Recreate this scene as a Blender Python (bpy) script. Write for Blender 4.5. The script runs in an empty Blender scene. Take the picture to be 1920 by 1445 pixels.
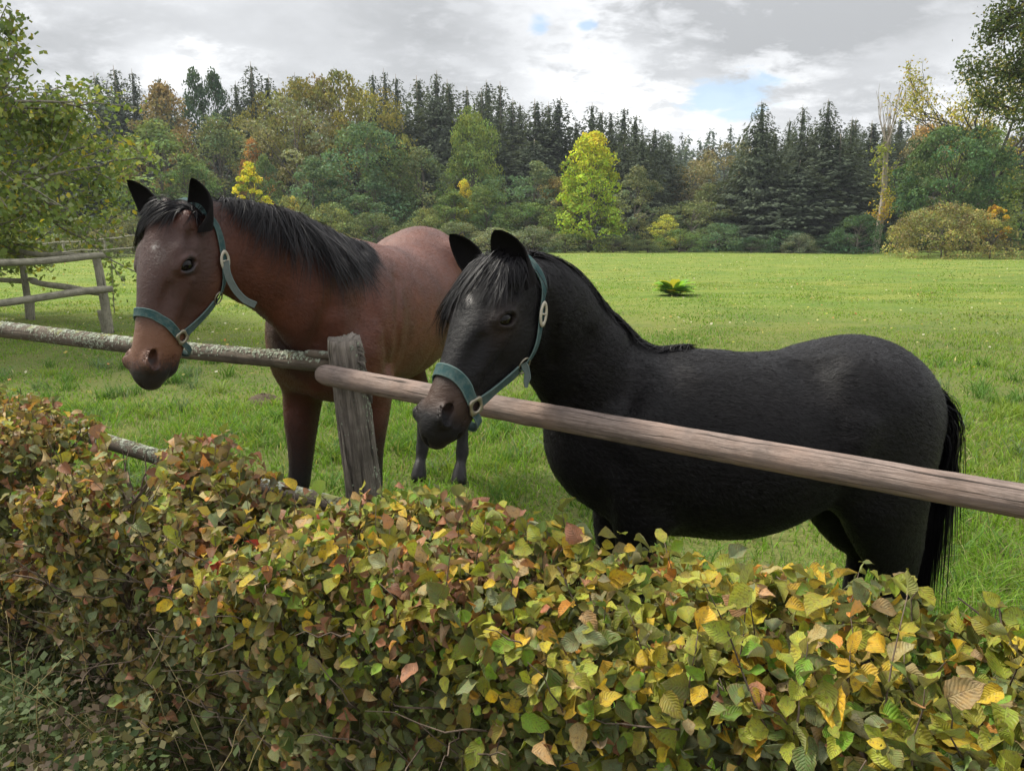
import bpy, math, random
import numpy as np
from mathutils import Vector, Matrix, noise as mnoise
SC = bpy.context.scene
COL = SC.collection
RNG = np.random.default_rng(11)
random.seed(5)
# ------------------------------------------------------------------ camera
PITCH = math.radians(11.4)
FPX = 1400.0            # focal length in pixels of the 1920 px wide frame
EYE = 1.6
cam_d = bpy.data.cameras.new('camera')
cam_d.sensor_width = 36.0
cam_d.lens = 36.0 * FPX / 1920.0
cam_d.clip_start = 0.05
cam_d.clip_end = 3000
cam = bpy.data.objects.new('camera', cam_d)
COL.objects.link(cam)
cam.location = (0, 0, EYE)
cam.rotation_euler = (math.radians(90) - PITCH, 0, 0)
SC.camera = cam
# ------------------------------------------------------------------ world
SUN_EL, SUN_AZ = math.radians(52), math.radians(-62)   # azimuth from +Y towards +X is positive
W = bpy.data.worlds.new('World'); SC.world = W; W.use_nodes = True
def build_world():
    nt = W.node_tree; N = nt.nodes; L = nt.links; N.clear()
    def nd(t, **k):
        n = N.new(t)
        for a, b in k.items(): setattr(n, a, b)
        return n
    def math_(op, a, b=None, c=None):
        n = nd('ShaderNodeMath', operation=op)
        for i, v in enumerate((a, b, c)):
            if v is None: continue
            if isinstance(v, (int, float)): n.inputs[i].default_value = v
            else: L.new(v, n.inputs[i])
        return n.outputs[0]
    tc = nd('ShaderNodeTexCoord'); sep = nd('ShaderNodeSeparateXYZ'); L.new(tc.outputs['Generated'], sep.inputs[0])
    zz = math_('ADD', math_('MAXIMUM', sep.outputs[2], 0.0), 0.30)
    cx = math_('DIVIDE', sep.outputs[0], zz); cy = math_('DIVIDE', sep.outputs[1], zz)
    comb = nd('ShaderNodeCombineXYZ'); L.new(cx, comb.inputs[0]); L.new(cy, comb.inputs[1]); comb.inputs[2].default_value = SKYSEED
    def noise(scale, detail, rough, dist, off=0.0):
        mp = nd('ShaderNodeMapping'); mp.inputs['Location'].default_value = (off, off * .7, off * .3)
        mp.inputs['Scale'].default_value = (1.0, 1.25, 1.0)
        L.new(comb.outputs[0], mp.inputs[0])
        n = nd('ShaderNodeTexNoise'); n.inputs['Scale'].default_value = scale; n.inputs['Detail'].default_value = detail
        n.inputs['Roughness'].default_value = rough; n.inputs['Distortion'].default_value = dist
        L.new(mp.outputs[0], n.inputs[0]); return n.outputs[0]
    n1 = noise(1.0, 9, .52, .12); n2 = noise(2.6, 8, .58, .15, 7.3); n3 = noise(.5, 3, .5, .1, 3.1); n5 = noise(8.5, 8, .62, .2, 11.7)
    dark = math_('ADD', math_('MULTIPLY', n1, .62), math_('ADD', math_('MULTIPLY', n2, .30), math_('ADD', math_('MULTIPLY', n3, .16), math_('MULTIPLY', n5, .12))))
    # broad cloud masses: (direction, radius, weight)  darker > 0, brighter < 0
    nv = nd('ShaderNodeVectorMath', operation='NORMALIZE'); L.new(tc.outputs['Generated'], nv.inputs[0])
    def blob(u, v, rad, soft=.5, sx=1.0):
        d = Vector(((u - 960) / FPX, 0, 0)) + Vector((0, math.cos(PITCH), -math.sin(PITCH))) + Vector((0, math.sin(PITCH), math.cos(PITCH))) * ((722.5 - v) / FPX)
        d.normalize()
        sb = nd('ShaderNodeVectorMath', operation='SUBTRACT'); L.new(nv.outputs[0], sb.inputs[0]); sb.inputs[1].default_value = d
        ml = nd('ShaderNodeVectorMath', operation='MULTIPLY'); L.new(sb.outputs[0], ml.inputs[0]); ml.inputs[1].default_value = (1 / sx, 1 / sx, 1)
        ln = nd('ShaderNodeVectorMath', operation='LENGTH'); L.new(ml.outputs[0], ln.inputs[0])
        warp = math_('ADD', ln.outputs['Value'], math_('ADD', math_('MULTIPLY', math_('SUBTRACT', n2, .5), rad * 1.6), math_('MULTIPLY', math_('SUBTRACT', n5, .5), rad * 2.2)))
        mr = nd('ShaderNodeMapRange', interpolation_type='SMOOTHSTEP'); L.new(warp, mr.inputs[0])
        mr.inputs[1].default_value = rad; mr.inputs[2].default_value = rad * soft
        return mr.outputs[0]
    for (u, v, r, s, sx, w) in SKYBLOBS:
        dark = math_('ADD', dark, math_('MULTIPLY', blob(u, v, r, s, sx), w))
    ramp = nd('ShaderNodeValToRGB'); L.new(dark, ramp.inputs[0])
    e = ramp.color_ramp.elements
    e[0].position = .40; e[0].color = (.87, .88, .89, 1)
    e[1].position = .85; e[1].color = (.30, .308, .32, 1)
    for p, c in ((.50, (.74, .75, .76)), (.60, (.56, .57, .585)), (.70, (.43, .44, .455))):
        x = e.new(p); x.color = (*c, 1)
        lift = nd('ShaderNodeMapRange'); L.new(sep.outputs[2], lift.inputs[0])
    lift.inputs[1].default_value = .15; lift.inputs[2].default_value = 1.0; lift.inputs[3].default_value = 1.0; lift.inputs[4].default_value = 2.2   # an overcast sky is about twice as bright overhead as near the horizon
    sc_ = nd('ShaderNodeVectorMath', operation='SCALE'); L.new(ramp.outputs[0], sc_.inputs[0]); L.new(lift.outputs[0], sc_.inputs[3])
    # blue gaps show the clear sky
    sky = nd('ShaderNodeTexSky', sky_type='NISHITA', sun_disc=False, sun_elevation=SUN_EL, sun_rotation=SUN_AZ)
    sks = nd('ShaderNodeVectorMath', operation='SCALE'); L.new(sky.outputs[0], sks.inputs[0]); sks.inputs[3].default_value = 0.125
    gap = None
    for (u, v, r, sx) in SKYGAPS:
        g = blob(u, v, r, .45, sx)
        gap = g if gap is None else math_('MAXIMUM', gap, g)
    gap = math_('MULTIPLY', math_('MULTIPLY', gap, math_('GREATER_THAN', 1.0, 0.0)), .8)
    mix = nd('ShaderNodeMix', data_type='RGBA'); L.new(gap, mix.inputs[0]); L.new(sc_.outputs[0], mix.inputs[6]); L.new(sks.outputs[0], mix.inputs[7])
    bg = nd('ShaderNodeBackground'); L.new(mix.outputs[2], bg.inputs[0]); bg.inputs[1].default_value = 1.0
    out = nd('ShaderNodeOutputWorld'); L.new(bg.outputs[0], out.inputs[0])
SKYSEED = 2.0
SKYBLOBS = [(1480, 120, .17, .2, 1.5, .16), (1640, 40, .24, .2, 1.6, .14), (520, 60, .30, .3, 1.8, .13), (830, 90, .12, .3, 1.3, .08), (290, 108, .045, .2, 1.8, -.13), (400, 150, .04, .2, 2.0, -.12), (1010, 90, .13, .2, 1.2, -.10), (1150, 150, .12, .3, 1.6, -.05), (1240, 225, .10, .3, 2.2, -.16), (1700, 185, .10, .3, 2.6, -.16), (150, 60, .12, .3, 1.3, .05), (960, 190, .05, .3, 2, .05)]
SKYGAPS = [(1372, 180, .024, 2.6), (1395, 212, .014, 2.6), (1015, 50, .016, 1.9), (1098, 47, .008, 2.0)]
build_world()
sun_d = bpy.data.lights.new('sun', 'SUN'); sun_d.energy = 4.2; sun_d.angle = math.radians(11); sun_d.color = (1, .95, .84)
sun = bpy.data.objects.new('sun', sun_d); COL.objects.link(sun)
_sd = Vector((math.sin(SUN_AZ) * math.cos(SUN_EL), math.cos(SUN_AZ) * math.cos(SUN_EL), math.sin(SUN_EL)))
sun.rotation_euler = _sd.to_track_quat('Z', 'Y').to_euler()
SC.view_settings.view_transform = 'Standard'; SC.view_settings.look = 'None'
SC.view_settings.exposure = 0.62; SC.view_settings.gamma = 1.0; SC.view_settings.use_curve_mapping = False
SC.render.engine = 'CYCLES'
SC.cycles.max_bounces = 6; SC.cycles.diffuse_bounces = 3; SC.cycles.glossy_bounces = 2; SC.cycles.transparent_max_bounces = 4
SC.cycles.use_denoising = True
# ------------------------------------------------------------------ helpers
_cf = Vector((0, math.cos(PITCH), -math.sin(PITCH))); _cu = Vector((0, math.sin(PITCH), math.cos(PITCH)))
def ray(u, v):
    return Vector(((u - 960) / FPX, 0, 0)) + _cf + _cu * ((722.5 - v) / FPX)
def P(u, v, Y):
    r = ray(u, v); return Vector((0, 0, EYE)) + r * (Y / r.y)
def G(u, v, z=0.0):
    r = ray(u, v); return Vector((0, 0, EYE)) + r * ((z - EYE) / r.z)
def proj(p):
    q = Vector(p) - Vector((0, 0, EYE)); d = q.dot(_cf); return (960 + FPX * q.x / d, 722.5 - FPX * q.dot(_cu) / d)
def tag(o, label=None, cat=None, group=None, kind=None):
    if label: o['label'] = label
    if cat: o['category'] = cat
    if group: o['group'] = group
    if kind: o['kind'] = kind
    return o
def empty(name, loc, label=None, cat=None, group=None):
    o = bpy.data.objects.new(name, None); COL.objects.link(o); o.location = loc; o.empty_display_size = .1
    tag(o, label, cat, group); return o
def link(name, me, parent=None, mat=None):
    o = bpy.data.objects.new(name, me); COL.objects.link(o)
    if mat is not None and not me.materials: me.materials.append(mat)
    if parent is not None:
        o.parent = parent
        o.matrix_parent_inverse = Matrix.Translation(-Vector(parent.location)) if parent.type == 'EMPTY' and not any(parent.rotation_euler) and parent.parent is None else Matrix.Identity(4)
    return o
def mesh_np(name, V, F, mat=None, smooth=True, col=None, uv=None):
    """V (n,3); F (m,3|4) int array, or list of such arrays"""
    me = bpy.data.meshes.new(name)
    V = np.asarray(V, dtype=np.float32).reshape(-1, 3)
    Fs = F if isinstance(F, list) else [F]
    Fs = [np.asarray(f, dtype=np.int32) for f in Fs if len(f)]
    loops = np.concatenate([f.ravel() for f in Fs]); tot = np.concatenate([np.full(len(f), f.shape[1], np.int32) for f in Fs])
    me.vertices.add(len(V)); me.vertices.foreach_set('co', V.ravel())
    me.loops.add(len(loops)); me.loops.foreach_set('vertex_index', loops)
    me.polygons.add(len(tot)); st = np.zeros(len(tot), np.int32); st[1:] = np.cumsum(tot)[:-1]
    me.polygons.foreach_set('loop_start', st); me.polygons.foreach_set('loop_total', tot)
    me.update(calc_edges=True)
    me.polygons.foreach_set('use_smooth', np.full(len(tot), bool(smooth)))
    if col is not None:
        a = me.attributes.new('Col', 'FLOAT_COLOR', 'POINT'); c = np.ones((len(V), 4), np.float32); c[:, :np.asarray(col).shape[1]] = col
        a.data.foreach_set('color', c.ravel())
    if uv is not None:
        l = me.uv_layers.new(name='UVMap'); l.data.foreach_set('uv', np.asarray(uv, np.float32)[loops].ravel())
    if mat is not None: me.materials.append(mat)
    return me
class MB:
    """collects vertices and faces of one mesh"""
    def __init__(s): s.V = []; s.F = {3: [], 4: []}; s.n = 0; s.C = []; s.U = []
    def add(s, V, F, col=None, uv=None):
        V = np.asarray(V, float).reshape(-1, 3); F = np.asarray(F, int)
        s.V.append(V); s.F[F.shape[1]].append(F + s.n); s.n += len(V)
        s.C.append(np.tile(col, (len(V), 1)) if col is not None and np.ndim(col) == 1 else (col if col is not None else np.ones((len(V), 3))))
        s.U.append(uv if uv is not None else np.zeros((len(V), 2)))
    def tube(s, pts, rad, k=8, caps=True, col=None, flat=1.0, wob=None):
        pts = np.asarray(pts, float); n = len(pts); rad = np.broadcast_to(np.asarray(rad, float), (n,))
        t = np.gradient(pts, axis=0); t /= np.linalg.norm(t, axis=1, keepdims=True) + 1e-12
        up = np.array([0, 0, 1.]) if abs(t[0][2]) < .9 else np.array([1., 0, 0])
        a = np.cross(t, up); a /= np.linalg.norm(a, axis=1, keepdims=True) + 1e-9; b = np.cross(a, t)
        th = np.linspace(0, 2 * np.pi, k, endpoint=False)
        R = rad[:, None] * (np.ones((n, k)) if wob is None else wob)
        V = pts[:, None] + a[:, None] * (np.cos(th)[None, :] * R)[..., None] + b[:, None] * (np.sin(th)[None, :] * R * flat)[..., None]
        F = []
        i = np.arange(n - 1)[:, None] * k; j = np.arange(k)[None, :]; j2 = (j + 1) % k
        F = np.stack([i + j, i + j2, i + k + j2, i + k + j], -1).reshape(-1, 4)
        L_ = np.concatenate([[0], np.cumsum(np.linalg.norm(np.diff(pts, axis=0), axis=1))])
        uv = np.stack([np.broadcast_to(L_[:, None], (n, k)), np.broadcast_to(th[None, :] / (2 * np.pi), (n, k))], -1).reshape(-1, 2)
        V = V.reshape(-1, 3); base = s.n
        s.add(V, F, col, uv)
        if caps:
            for e, idx in ((0, np.arange(k)), (n - 1, (n - 1) * k + np.arange(k))):
                c = pts[e]; s.add(c[None], np.zeros((0, 3), int), col if col is None or np.ndim(col) == 1 else None, np.array([[L_[e], .5]])); ci = s.n - 1
                r = idx + base; q = np.stack([r, np.roll(r, -1), np.full(k, ci)], -1)
                if e == 0: q = q[:, ::-1]
                s.F[3].append(q)
    def mesh(s, name, mat=None, smooth=True):
        V = np.concatenate(s.V); Fs = [np.concatenate(s.F[k]) for k in (3, 4) if s.F[k] and sum(map(len, s.F[k]))]
        return mesh_np(name, V, Fs, mat, smooth, np.concatenate(s.C), np.concatenate(s.U))
    def build(s, name, mat, parent=None, smooth=True):
        return link(name, s.mesh(name, mat, smooth), parent)
class Mat:
    def __init__(s, name, rough=.7, spec=.3):
        s.m = bpy.data.materials.new(name); s.m.use_nodes = True; s.nt = s.m.node_tree; s.N = s.nt.nodes; s.L = s.nt.links
        s.b = s.N['Principled BSDF']; s.b.inputs['Roughness'].default_value = rough; s.b.inputs['Specular IOR Level'].default_value = spec
        s._o = None
    def nd(s, t, **k):
        n = s.N.new(t)
        for a, b in k.items(): setattr(n, a, b)
        return n
    def put(s, sock, v):
        if isinstance(v, (int, float)): sock.default_value = v
        elif isinstance(v, tuple): sock.default_value = v if len(v) == len(sock.default_value) else (*v, 1)
        else: s.L.new(v, sock)
    def math(s, op, a, b=None, c=None, clamp=False):
        n = s.nd('ShaderNodeMath', operation=op); n.use_clamp = clamp
        for i, v in enumerate((a, b, c)):
            if v is not None: s.put(n.inputs[i], v)
        return n.outputs[0]
    def obj(s):
        if s._o is None: s._o = s.nd('ShaderNodeTexCoord')
        return s._o.outputs['Object']
    def uv(s):
        s.obj(); return s._o.outputs['UV']
    def map(s, vec, scale=(1, 1, 1), loc=(0, 0, 0), rot=(0, 0, 0)):
        n = s.nd('ShaderNodeMapping'); s.L.new(vec, n.inputs[0]); n.inputs['Scale'].default_value = scale; n.inputs['Location'].default_value = loc; n.inputs['Rotation'].default_value = rot; return n.outputs[0]
    def noise(s, vec, scale, detail=4, rough=.55, dist=0.0):
        n = s.nd('ShaderNodeTexNoise'); s.put(n.inputs['Vector'], vec); n.inputs['Scale'].default_value = scale; n.inputs['Detail'].default_value = detail
        n.inputs['Roughness'].default_value = rough; n.inputs['Distortion'].default_value = dist; return n.outputs[0]
    def vor(s, vec, scale, feat='F1', out='Distance', rnd=1.0):
        n = s.nd('ShaderNodeTexVoronoi', feature=feat); s.put(n.inputs['Vector'], vec); n.inputs['Scale'].default_value = scale; n.inputs['Randomness'].default_value = rnd; return n.outputs[out]
    def rng(s, v, a, b, c=0.0, d=1.0, smooth=False):
        n = s.nd('ShaderNodeMapRange'); n.clamp = True
        if smooth: n.interpolation_type = 'SMOOTHSTEP'
        s.put(n.inputs[0], v)
        for i, x in enumerate((a, b, c, d)): s.put(n.inputs[i + 1], x)
        return n.outputs[0]
    def mix(s, f, a, b, mode='MIX'):
        n = s.nd('ShaderNodeMix', data_type='RGBA', blend_type=mode); s.put(n.inputs[0], f); s.put(n.inputs[6], a); s.put(n.inputs[7], b); return n.outputs[2]
    def ramp(s, v, stops):
        n = s.nd('ShaderNodeValToRGB'); s.put(n.inputs[0], v); e = n.color_ramp.elements
        e[0].position = stops[0][0]; e[0].color = (*stops[0][1], 1); e[1].position = stops[-1][0]; e[1].color = (*stops[-1][1], 1)
        for p, c in stops[1:-1]: e.new(p).color = (*c, 1)
        return n.outputs[0]
    def attr(s, name='Col', kind='GEOMETRY'):
        n = s.nd('ShaderNodeAttribute'); n.attribute_name = name; n.attribute_type = kind; return n
    def bump(s, h, strength=.4, dist=.01, prev=None):
        n = s.nd('ShaderNodeBump'); s.put(n.inputs['Height'], h); n.inputs['Strength'].default_value = strength; n.inputs['Distance'].default_value = dist
        if prev is not None: s.L.new(prev, n.inputs['Normal'])
        return n.outputs[0]
    def out(s, color=None, normal=None, rough=None, **k):
        if color is not None: s.put(s.b.inputs['Base Color'], color)
        if normal is not None: s.L.new(normal, s.b.inputs['Normal'])
        if rough is not None: s.put(s.b.inputs['Roughness'], rough)
        for a, v in k.items(): s.put(s.b.inputs[a.replace('_', ' ')], v)
        return s.m
def spline(P_, n):
    """Catmull-Rom through rows of P_ with n steps a span"""
    P_ = np.asarray(P_, float); Q = np.vstack([2 * P_[0] - P_[1], P_, 2 * P_[-1] - P_[-2]]); o = []
    for i in range(1, len(Q) - 2):
        p0, p1, p2, p3 = Q[i - 1], Q[i], Q[i + 1], Q[i + 2]
        for t in np.arange(n) / n:
            o.append(.5 * (2 * p1 + (p2 - p0) * t + (2 * p0 - 5 * p1 + 4 * p2 - p3) * t * t + (3 * p1 - p0 - 3 * p2 + p3) * t ** 3))
    o.append(Q[-2]); return np.array(o)
def unit(v): v = np.asarray(v, float); return v / (np.linalg.norm(v) + 1e-12)
# ------------------------------------------------------------------ terrain
def sstep(v, a, b):
    t = np.clip((np.asarray(v, float) - a) / (b - a), 0, 1); return t * t * (3 - 2 * t)
def ground_z(x, y):
    x = np.asarray(x, float); y = np.asarray(y, float)
    z = .018 * np.sin(x * 1.7 + y * .6) * np.sin(y * 1.1 - x * .4) + .10 * np.sin(x * .11 + 1) * np.sin(y * .13) * sstep(y, 8, 30)
    z = z + .30 * sstep(y, 50, 62) * (1 - sstep(y, 66, 90)) * sstep(x, -5, 25) * .3
    z = z + sstep(y, 150, 300) * (17 + 2 * np.sin(x * .017)) * sstep(x, -60, 60) + sstep(y, 120, 260) * 4
    return z
def build_field():
    gy = np.concatenate([np.linspace(-6, 12, 60), np.linspace(12.4, 64, 70), np.linspace(66, 340, 50), [500, 900]])
    gx = np.concatenate([[-700, -300], np.linspace(-160, -32, 24), np.linspace(-30, 30, 90), np.linspace(32, 220, 34), [400, 800]])
    X, Y = np.meshgrid(gx, gy); Z = ground_z(X, Y); n = len(gx)
    i = np.arange(len(gy) - 1)[:, None] * n; j = np.arange(n - 1)[None]
    F = np.stack([i + j, i + j + 1, i + n + j + 1, i + n + j], -1).reshape(-1, 4)
    m = Mat('pasture', .95, .1); o = m.obj()
    big = m.noise(m.map(o, (.10, .22, 1)), 1.0, 4, .55); mid = m.noise(m.map(o, (.5, 1.0, 1)), 1.0, 5, .6); fine = m.noise(m.map(o, (9, 5, 1)), 1.0, 5, .7); vf = m.noise(o, 38, 3, .7)
    c = m.mix(m.rng(big, .35, .65), (.125, .205, .024), (.215, .235, .045)); c = m.mix(m.rng(mid, .44, .60, 0, .9), c, (.080, .160, .020))
    c = m.mix(m.rng(fine, .40, .72, 0, .55), c, (.27, .255, .085)); c = m.mix(m.rng(vf, .38, .62, .5, 0), c, (.045, .065, .018))
    # the ground between the near blades is darker
    sx = m.nd('ShaderNodeSeparateXYZ'); m.L.new(o, sx.inputs[0])
    near = m.rng(sx.outputs[1], 9, 20, 1, 0, True)
    c = m.mix(m.math('MULTIPLY', near, .6), c, m.mix(fine, (.05, .055, .02), (.11, .10, .045)))
    h = m.math('ADD', m.math('MULTIPLY', fine, .6), m.math('MULTIPLY', vf, .5))
    g = link('pasture', mesh_np('pasture', np.stack([X, Y, Z], -1).reshape(-1, 3), F, m.out(c, m.bump(h, .9, .05))))
    tag(g, kind='structure')
build_field()
# ------------------------------------------------------------------ wood
def mat_wood(name, c1, c2, lich=0.0, red=0.0, axis_scale=(1.2, 14, 1)):
    m = Mat(name, .86, .18); u = m.uv(); o = m.obj()
    g = m.noise(m.map(u, (axis_scale[0] * 2.5, axis_scale[1], 1)), 3.0, 8, .62, .35); g2 = m.noise(m.map(u, (axis_scale[0] * 6, axis_scale[1] * 5, 1)), 3.0, 5, .6, .2); n = m.noise(o, 7, 4, .55)
    c = m.mix(m.rng(g, .32, .68), c1, c2); c = m.mix(m.rng(g2, .52, .66, 0, .75), c, tuple(x * .28 for x in c1))
    c = m.mix(m.rng(m.noise(m.map(u, (5, 2.2, 1)), 2.2, 5, .65), .50, .62, 0, .7), c, tuple(x * .42 for x in c2)); c = m.mix(m.rng(n, .45, .7, 0, .6), c, (c2[0] * 1.0, c2[1] * .88, c2[2] * .80) if red else (c1[0] * .6, c1[1] * .62, c1[2] * .6))
    kn = m.vor(m.map(u, (2.3, 3, 1)), 1.0, 'F1'); c = m.mix(m.rng(kn, .08, .17, .8, 0), c, (.045, .032, .025))
    h = m.math('ADD', m.math('MULTIPLY', g, .5), m.math('MULTIPLY', g2, -.6))
    # long drying cracks
    ck = m.nd('ShaderNodeTexWave', wave_type='BANDS', bands_direction='Y'); m.L.new(m.map(u, (.9, 2.2, 1)), ck.inputs[0]); ck.inputs['Scale'].default_value = 1.3; ck.inputs['Distortion'].default_value = 5.0; ck.inputs['Detail'].default_value = 3; ck.inputs['Detail Scale'].default_value = 2.2
    k = m.math('MULTIPLY', m.rng(ck.outputs['Fac'], .965, .995), m.rng(m.noise(m.map(u, (1.7, 3, 1)), 1.5, 2), .45, .6))
    c = m.mix(m.math('MULTIPLY', k, .85), c, (.02, .016, .013)); h = m.math('SUBTRACT', h, k)
    nb = m.bump(h, .85, .006)
    if lich:
        a = m.attr('Col'); top = a.outputs['Fac']
        ln = m.noise(o, 16, 6, .7, .3); lv = m.noise(o, 95, 4, .75)
        thr = m.math('SUBTRACT', .74, m.math('MULTIPLY', top, lich * .30)); k = m.rng(m.math('SUBTRACT', m.math('ADD', m.math('MULTIPLY', ln, .72), m.math('MULTIPLY', lv, .28)), thr), .0, .045)
        lc = m.mix(m.rng(lv, .35, .68), (.17, .18, .13), (.47, .50, .41)); lc = m.mix(m.rng(m.noise(o, 9, 2), .52, .62), lc, (.26, .27, .10))
        c = m.mix(k, c, lc); nb = m.bump(m.math('MULTIPLY', k, m.rng(lv, .2, .8, .3, 1.0)), 1.0, .006, nb)
    return m.out(c, nb)
M_RAIL = mat_wood('weathered_rail', (.135, .100, .084), (.285, .225, .195), 0, 1)
M_LRAIL = mat_wood('lichened_rail', (.095, .074, .056), (.215, .175, .135), .9)
M_POST = mat_wood('old_post', (.105, .088, .075), (.265, .23, .195), .62, 0, (.8, 10, 1))
M_LOG = mat_wood('grey_pole', (.17, .155, .115), (.33, .31, .24), .35)
M_LICH = Mat('lichen', .95, .05)
_l = M_LICH; _n = _l.noise(_l.obj(), 60, 4, .7); M_LICH = _l.out(_l.mix(_l.rng(_n, .35, .65), (.15, .165, .115), (.33, .36, .28)), _l.bump(_n, .6, .003))
def log_mesh(a, b, r0, r1, mat, seed, k=20, n=60, sag=0.0, wobble=.06, lumps=.012, topc=True, bend=0.0, chamfer=True):
    r = np.random.default_rng(seed); a = np.asarray(a, float); b = np.asarray(b, float); t = np.linspace(0, 1, n)
    pts = a + (b - a) * t[:, None]; L_ = np.linalg.norm(b - a); side = unit(np.cross(b - a, [0, 0, 1.]))
    ph = r.uniform(0, 6, 4)
    off = sum(np.sin(t * L_ * f + p) for f, p in zip((.9, 1.7, 2.9), ph)) * lumps
    pts = pts + np.array([0, 0, 1.]) * (off[:, None] * .7 - sag * np.sin(np.pi * t)[:, None]) + side * (np.roll(off, 3)[:, None] + bend * np.sin(np.pi * t)[:, None])
    rad = np.interp(t, [0, 1], [r0, r1])
    if chamfer:
        e = np.minimum(t, 1 - t) * L_; rad = rad * np.interp(e, [0, .012, .03], [.84, .96, 1])
        # put extra rings right at the ends
    th = np.linspace(0, 2 * np.pi, k, endpoint=False)
    w = 1 + wobble * .5 * (np.sin(th[None] * 2 + t[:, None] * L_ * 1.3 + ph[0]) + .6 * np.sin(th[None] * 3 + ph[1] + t[:, None] * 2) + .5 * np.sin(th[None] * 5 + ph[2] + t[:, None] * L_ * 3)) + r.normal(0, .006, (n, k))
    for _ in range(max(2, int(L_ * 1.6))):
        c, q = r.uniform(.04, .96), r.uniform(0, 2 * np.pi); d2 = ((t[:, None] - c) * L_ / .03) ** 2 + ((np.angle(np.exp(1j * (th[None] - q)))) / .35) ** 2
        w += r.choice([.08, -.06]) * np.exp(-d2)
    m = MB(); m.tube(pts, rad, k, True, None, 1.0, w)
    V = np.concatenate(m.V); col = []
    for q in m.V:
        c = np.zeros((len(q), 3)); c[:] = 0; col.append(c)
    m.C = col
    # colour attribute = how much a point faces the sky
    cen = pts[np.clip(np.searchsorted(t, ((m.V[0] - a) @ (b - a)) / L_ ** 2), 0, n - 1)]
    up = np.clip((m.V[0] - cen)[:, 2] / rad.mean() * .6 + .5, 0, 1) if topc else np.full(len(m.V[0]), .6)
    m.C[0] = np.stack([up] * 3, -1)
    return m, pts, rad
def lichen(pts, rad, n, seed, parent, size=.010, upbias=.6, ranges=((0, 1),)):
    r = np.random.default_rng(seed); m = MB(); L_ = len(pts); cl = []
    for lo, hi in ranges: cl += [(r.uniform(lo, hi), r.normal(upbias, .7)) for _ in range(26)]
    for _ in range(n):
        c = cl[r.integers(len(cl))]; t = np.clip(c[0] + r.normal(0, .018), 0.01, .99); i = t * (L_ - 1); j = int(i); p = pts[j] + (pts[min(j + 1, L_ - 1)] - pts[j]) * (i - j)
        ax = unit(pts[min(j + 1, L_ - 1)] - pts[max(j - 1, 0)]); s_ = unit(np.cross(ax, [0, 0, 1.])); u_ = np.cross(s_, ax)
        # side towards the camera is -s_ or s_
        if s_[1] > 0: s_ = -s_
        a = c[1] + r.normal(0, .28); nr = s_ * np.cos(a) + u_ * np.sin(a); q = p + nr * (rad[j] * 1.005 + .001); sz = size * r.uniform(.4, 1.2)
        tx = unit(np.cross(nr, r.normal(size=3))); ty = np.cross(nr, tx); k = 6; V = [q + nr * sz * .12]
        for e in range(k):
            g = 2 * np.pi * e / k; rr = sz * r.uniform(.45, 1.0); V.append(q + (tx * np.cos(g) + ty * np.sin(g)) * rr + nr * sz * r.uniform(.0, .45))
        m.add(V, [[0, e + 1, (e + 1) % k + 1] for e in range(k)])
    o = m.build('lichen', M_LICH, parent, True); tag(o, kind='stuff')
A_ = np.array
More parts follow.
